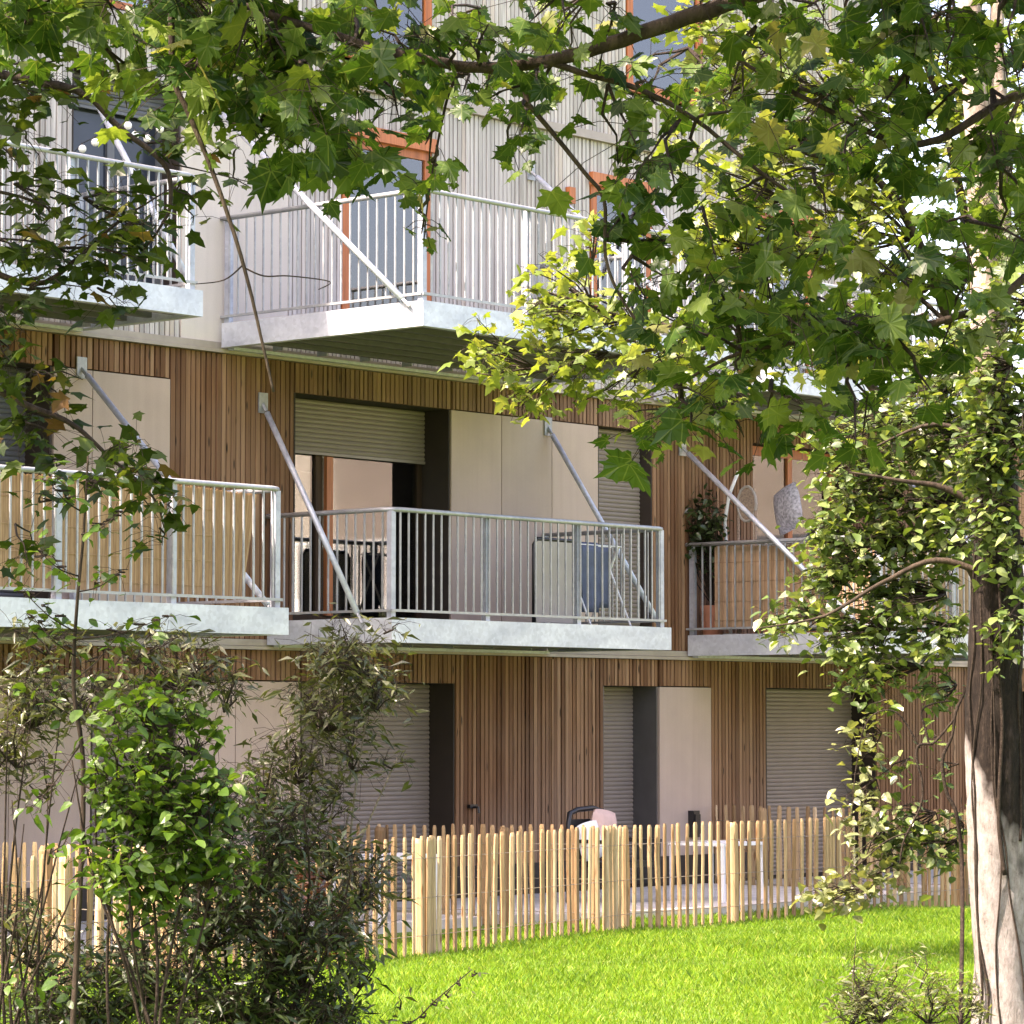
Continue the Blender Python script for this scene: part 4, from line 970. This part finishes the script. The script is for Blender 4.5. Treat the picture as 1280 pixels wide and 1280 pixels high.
vc = lambda x, y, rx, ry, n_, **k: ic(x, y, rx, ry, n_, d=19.9, rd=.25, F=FV, **k)
vc(1075, 930, 30, 35, 60); vc(1070, 990, 28, 40, 70); vc(1075, 1050, 35, 40, 80); vc(1050, 1120, 45, 28, 100, size=.09); vc(1095, 1085, 40, 30, 60)
FV.finish(vi, 200)
FV = Foliage('ovate', 'leaf_ivy')
vc(1125, 1030, 50, 35, 120); vc(1155, 1062, 45, 24, 100); vc(1110, 960, 30, 30, 26); vc(1185, 1045, 22, 35, 50); vc(1140, 925, 30, 18, 12); vc(1180, 965, 20, 25, 12); vc(1085, 880, 25, 15, 14)
FV.finish(vi, 100)

# ---- shrubs in the lower left
def shrub(name, label, base, cat='shrub'):
    b_ = at(*base); b_.z = 0; return thing(name, label, cat, b_), b_
def stems(par, b_, ends, r_, mat='twig'):
    for (x, y, d) in ends:
        e = at(x, y, d); o = b_ + rt * random.uniform(-.15, .15) + Vector((0, 0, -.03))
        m1 = o.lerp(e, .35) + Vector((random.gauss(0, .06), random.gauss(0, .06), .12)); m2 = o.lerp(e, .7) + Vector((random.gauss(0, .05), random.gauss(0, .05), .06))
        branch(par, [o, m1, m2, e], r_, r_ * .25, mat=mat, name='stem', k=6, wob=.004)
def fc(F, x, y, rx, ry, n_, size, d, rd=.4, root=None, droop=.3, spread=.7, **k):
    n_ = int(n_ * (1.4 if F.mat == 'leaf_dark' else 2)) if n_ > 30 else n_
    k.setdefault('ntw', max(2, n_ // 16))
    F.cluster(at(x, y, d), px(rx, d), px(ry, d), rd, n_, size, root=at(*root, d) if root else at(x, y + ry, d), droop=droop, spread=spread, tw=.0028, **k)
# dark dense narrow leaved bush
s1, b1 = shrub('dark_bush', 'dark dense bush with small narrow leaves in the lower left in front of the lawn', (330, 1330, 13.5))
stems(s1, b1, [(300, 1000, 13.5), (380, 1010, 13.4), (440, 1080, 13.4), (250, 1080, 13.3), (200, 1150, 13.3), (410, 1180, 13.3), (470, 1210, 13.3), (340, 1090, 13.7)], .012)
F1 = Foliage('narrow', 'leaf_dark')
for a in ((330, 1060, 80, 60, 330), (260, 1120, 90, 70, 420), (350, 1150, 90, 70, 450), (420, 1130, 50, 60, 170), (200, 1200, 90, 70, 420), (300, 1230, 110, 60, 460), (400, 1240, 70, 60, 250), (450, 1190, 38, 45, 90), (120, 1250, 100, 50, 330), (380, 1030, 60, 40, 140), (290, 1010, 60, 35, 120), (30, 1250, 60, 50, 150), (455, 1150, 25, 20, 24), (440, 1260, 50, 30, 80), (60, 1190, 60, 50, 170), (140, 1190, 60, 50, 170), (90, 1265, 90, 30, 200), (230, 1265, 90, 30, 220), (350, 1265, 80, 30, 200), (20, 1140, 40, 40, 70), (300, 1120, 60, 50, 160), (380, 1190, 60, 50, 150)):
    fc(F1, *a, .07, 13.5)
F1.finish(s1, 300)
# the tall spray rising in front of the big ground floor shutter
s2, b2 = shrub('olive_bush', 'tall loose bush with fine olive leaves in front of the large closed shutter', (370, 1320, 14.2))
stems(s2, b2, [(430, 800, 14.2), (400, 860, 14.2), (470, 830, 14.2), (360, 900, 14.2), (500, 940, 14.2), (340, 960, 14.1), (440, 1000, 14.2)], .011, 'twig_pale')
F2 = Foliage('narrow', 'leaf_olive')
for a in ((430, 810, 75, 40, 260), (410, 870, 65, 45, 200), (470, 850, 40, 40, 80), (375, 930, 50, 50, 110), (330, 960, 40, 40, 70), (440, 930, 60, 35, 60), (490, 945, 35, 16, 26), (350, 1010, 50, 40, 120), (400, 990, 50, 40, 60), (450, 1090, 45, 50, 120), (410, 1060, 40, 40, 90), (430, 1140, 40, 30, 70), (500, 1250, 14, 12, 8), (480, 780, 25, 12, 16)):
    fc(F2, *a, .075, 14.2, rd=.5)
branch(s2, [b2, at(430, 1300, 13), at(510, 1280, 13), at(545, 1250, 13), at(590, 1212, 13)], .006, .002, mat='twig', name='stem', k=5, wob=.002)
for x, y in ((590, 1213), (575, 1225), (560, 1240), (545, 1250), (530, 1265), (515, 1275)): fc(F2, x, y, 8, 7, 5, .05, 13, rd=.05)
F2.finish(s2, 300)
# fresh green broadleaf bush
s3, b3 = shrub('green_bush', 'fresh green broadleaf bush standing left of the dark dense bush', (190, 1320, 12.6))
stems(s3, b3, [(150, 880, 12.6), (190, 850, 12.6), (230, 930, 12.6), (120, 930, 12.6), (260, 980, 12.6), (170, 1000, 12.5), (90, 950, 12.6)], .010)
F3 = Foliage('ovate', 'leaf_shrub')
for a in ((190, 1000, 75, 60, 190), (240, 990, 65, 55, 140), (260, 1060, 50, 50, 80), (150, 1060, 60, 60, 95), (210, 1080, 55, 55, 80), (130, 970, 45, 40, 36), (170, 930, 50, 40, 44), (190, 870, 40, 45, 50), (140, 870, 30, 40, 30), (240, 905, 35, 45, 50), (165, 1130, 40, 35, 34), (120, 960, 30, 30, 12), (60, 1040, 40, 40, 8), (285, 985, 30, 20, 18), (200, 1150, 60, 30, 16), (60, 1200, 60, 60, 16)):
    fc(F3, a[0], a[1], a[2], a[3], int(a[4] * 1.35), .062, 12.6)
F3.finish(s3, 300)
# thin sapling in front of the reed screen
s4, b4 = shrub('sapling', 'thin upright sapling with sparse leaves in front of the tan reed screen', (80, 1330, 12.9))
branch(s4, [b4 - Vector((0, 0, .03)), at(98, 1150, 12.9), at(104, 960, 12.9), at(92, 860, 12.9), at(96, 760, 12.9), at(105, 660, 12.9), at(110, 570, 12.9)], .014, .004, name='stem', k=8, wob=.002)
F4 = Foliage('ovate', 'leaf_shrub')
for (xa, ya, xb, yb) in ((103, 640, 60, 600), (102, 668, 150, 640), (98, 720, 50, 690), (97, 740, 150, 715), (95, 790, 30, 740), (94, 820, 40, 770), (93, 850, 150, 790), (94, 800, 210, 770), (100, 900, 20, 840), (100, 930, 40, 1010), (108, 610, 120, 600)):
    branch(s4, [at(xa, ya, 12.9), at((xa + xb) / 2, (ya + yb) / 2 + 6, 12.8), at(xb, yb, 12.8)], .004, .0015, mat='twig', name='stem', k=5, wob=.001)
    for t in (.4, .65, .85, 1.0):
        x, y = xa + (xb - xa) * t, ya + (yb - ya) * t; fc(F4, x, y, 12, 10, 3, .06, 12.9, rd=.06, root=(x, y))
F4.finish(s4, 200)
# olive undergrowth at the far left
s5, b5 = shrub('twiggy_bush', 'bare twiggy bush with few leaves at the lower left corner', (30, 1330, 13.2))
stems(s5, b5, [(10, 880, 13.2), (45, 860, 13.2), (75, 900, 13.2), (-10, 960, 13.2), (60, 1000, 13.1), (100, 960, 13.2), (30, 1030, 13.2), (130, 1010, 13.2), (-30, 850, 13.2), (15, 1000, 13)], .009)
F5 = Foliage('narrow', 'leaf_olive')
for a in ((40, 860, 70, 50, 190), (20, 920, 60, 40, 70), (100, 850, 60, 50, 90), (230, 830, 70, 40, 150), (170, 800, 70, 30, 70), (60, 790, 60, 30, 50), (-30, 900, 50, 80, 120), (60, 960, 50, 40, 30), (40, 1150, 60, 60, 60), (280, 860, 40, 30, 40)):
    fc(F5, *a, .075, 13.4, rd=.5)
F5.finish(s5, 200)
# russet shrub
s6, b6 = shrub('russet_shrub', 'small shrub with reddish brown leaves between the dark bush and the fence', (395, 1330, 14.6))
stems(s6, b6, [(385, 1070, 14.6), (400, 1100, 14.6), (370, 1150, 14.6), (410, 1160, 14.6)], .006)
F6 = Foliage('ovate', 'leaf_red')
for a in ((385, 1085, 22, 25, 40), (400, 1115, 25, 22, 40), (372, 1160, 25, 22, 30), (408, 1170, 22, 25, 30)): fc(F6, *a, .05, 14.4, rd=.15)
F6.finish(s6, 130)
# weeds, lower right
s7, b7 = shrub('tall_weed', 'pale flowering weed standing on the lawn near the tree trunk', (1090, 1330, 18.5), 'weed')
stems(s7, b7, [(1070, 1160, 18.5), (1115, 1180, 18.5), (1065, 1220, 18.5), (1150, 1200, 18.5), (1190, 1230, 18.5), (1100, 1240, 18.5), (1040, 1250, 18.5)], .005, 'twig_pale')
F7 = Foliage('narrow', 'leaf_pale')
for a in ((1080, 1200, 25, 45, 60), (1115, 1200, 16, 30, 26), (1100, 1250, 70, 30, 150), (1160, 1240, 50, 40, 110), (1200, 1250, 35, 35, 80), (1060, 1260, 40, 25, 70), (1150, 1210, 20, 25, 24)): fc(F7, *a, .065, 18.5, rd=.3, droop=-.3)
F7.finish(s7, 150)
# foliage of the balcony pot
FP = Foliage('ovate', 'leaf_dark')
FP.cluster(Vector((7.55, -.20, ZA + 1.34)), .21, .42, .14, 620, .085, root=Vector((7.62, -.27, ZA + .33)), droop=.3)
FP.finish(pl, 60)
# trees far beyond the end of the building
for k, (x, y, d, h_, w_, lab) in enumerate(((1330, 0, 70, 9, 4.5, 'far green tree beyond the end of the building'), (1230, 0, 85, 7, 4, 'far low tree behind the right end of the building'))):
    q = at(x, 905, d); q.z = 0
    ft_ = thing('background_tree', lab, 'tree', q, 'trees beyond the building')
    branch(ft_, [q - Vector((0, 0, .05)), q + Vector((.1, 0, h_ * .4)), q + Vector((0, 0, h_ * .8))], .2, .06, name='trunk', k=8)
    FB = Foliage('maple_small', 'leaf_left')
    for j in range(14):
        c = q + Vector((random.gauss(0, w_ * .45), random.gauss(0, w_ * .45), h_ * random.uniform(.35, 1)))
        FB.cluster(c, 1.3, .9, 1.3, 90, .28, root=q + Vector((0, 0, h_ * .5)), tw=.012, ntw=8)
    FB.finish(ft_, 0)

# ================================================================== GRASS
def grass(n_, region, hmin, hmax, name):
    px_, py_ = region(n_); m_ = len(px_)
    a = rng.uniform(0, 2 * np.pi, m_); h = rng.uniform(hmin, hmax, m_) * np.where(rng.random(m_) < .02, 1.5, 1.0) * (.75 + .5 * (np.sin(px_ * 1.3 + 2 * np.sin(py_ * .9)) * .5 + .5)); wd = rng.uniform(.0018, .004, m_)
    ln = rng.uniform(.1, .75, m_) * h; b = rng.uniform(0, 2 * np.pi, m_)
    V = np.zeros((m_, 4, 3)); dx, dy = np.cos(a) * wd, np.sin(a) * wd; lx, ly = np.cos(b) * ln, np.sin(b) * ln
    V[:, 0] = np.stack([px_ - dx, py_ - dy, np.full(m_, -.002)], 1); V[:, 1] = np.stack([px_ + dx, py_ + dy, np.full(m_, -.002)], 1)
    V[:, 2] = np.stack([px_ + dx * .7 + lx * .35, py_ + dy * .7 + ly * .35, h * .6], 1); V[:, 3] = np.stack([px_ + lx, py_ + ly, h], 1)
    F = np.array([(0, 1, 2), (0, 2, 3)])[None] + (np.arange(m_) * 4)[:, None, None]
    o = link(name, fastmesh(name, V.reshape(-1, 3), F.reshape(-1, 3), 'grass_blade')); o['kind'] = 'stuff'
    o['label'] = 'bright green lawn grass below the paling fence'; o['category'] = 'grass'
def lawn_region(n_):
    d = 17 + 16 * rng.random(n_) ** .9; x = rng.uniform(-60, 1340, n_)
    c = np.array(CAM); f2 = np.array((fw.x, fw.y)) / math.cos(PITCH); r2 = np.array((rt.x, rt.y))
    X = c[0] + f2[0] * d + r2[0] * d * (x - 640) / FPX; Y = c[1] + f2[1] * d + r2[1] * d * (x - 640) / FPX
    clump = (np.sin(X * 2.3 + np.sin(Y * 1.7)) * np.sin(Y * 2.9 + 1.3 * np.sin(X * 1.1)) + 1) / 2
    terr = (Y > -2.95) & (X > -4.9) & (X < 14.2)
    k = (Y < -.2) & ~terr & (rng.random(n_) < .45 + .55 * clump)
    return X[k], Y[k]
grass(520000, lawn_region, .02, .07, 'grass')
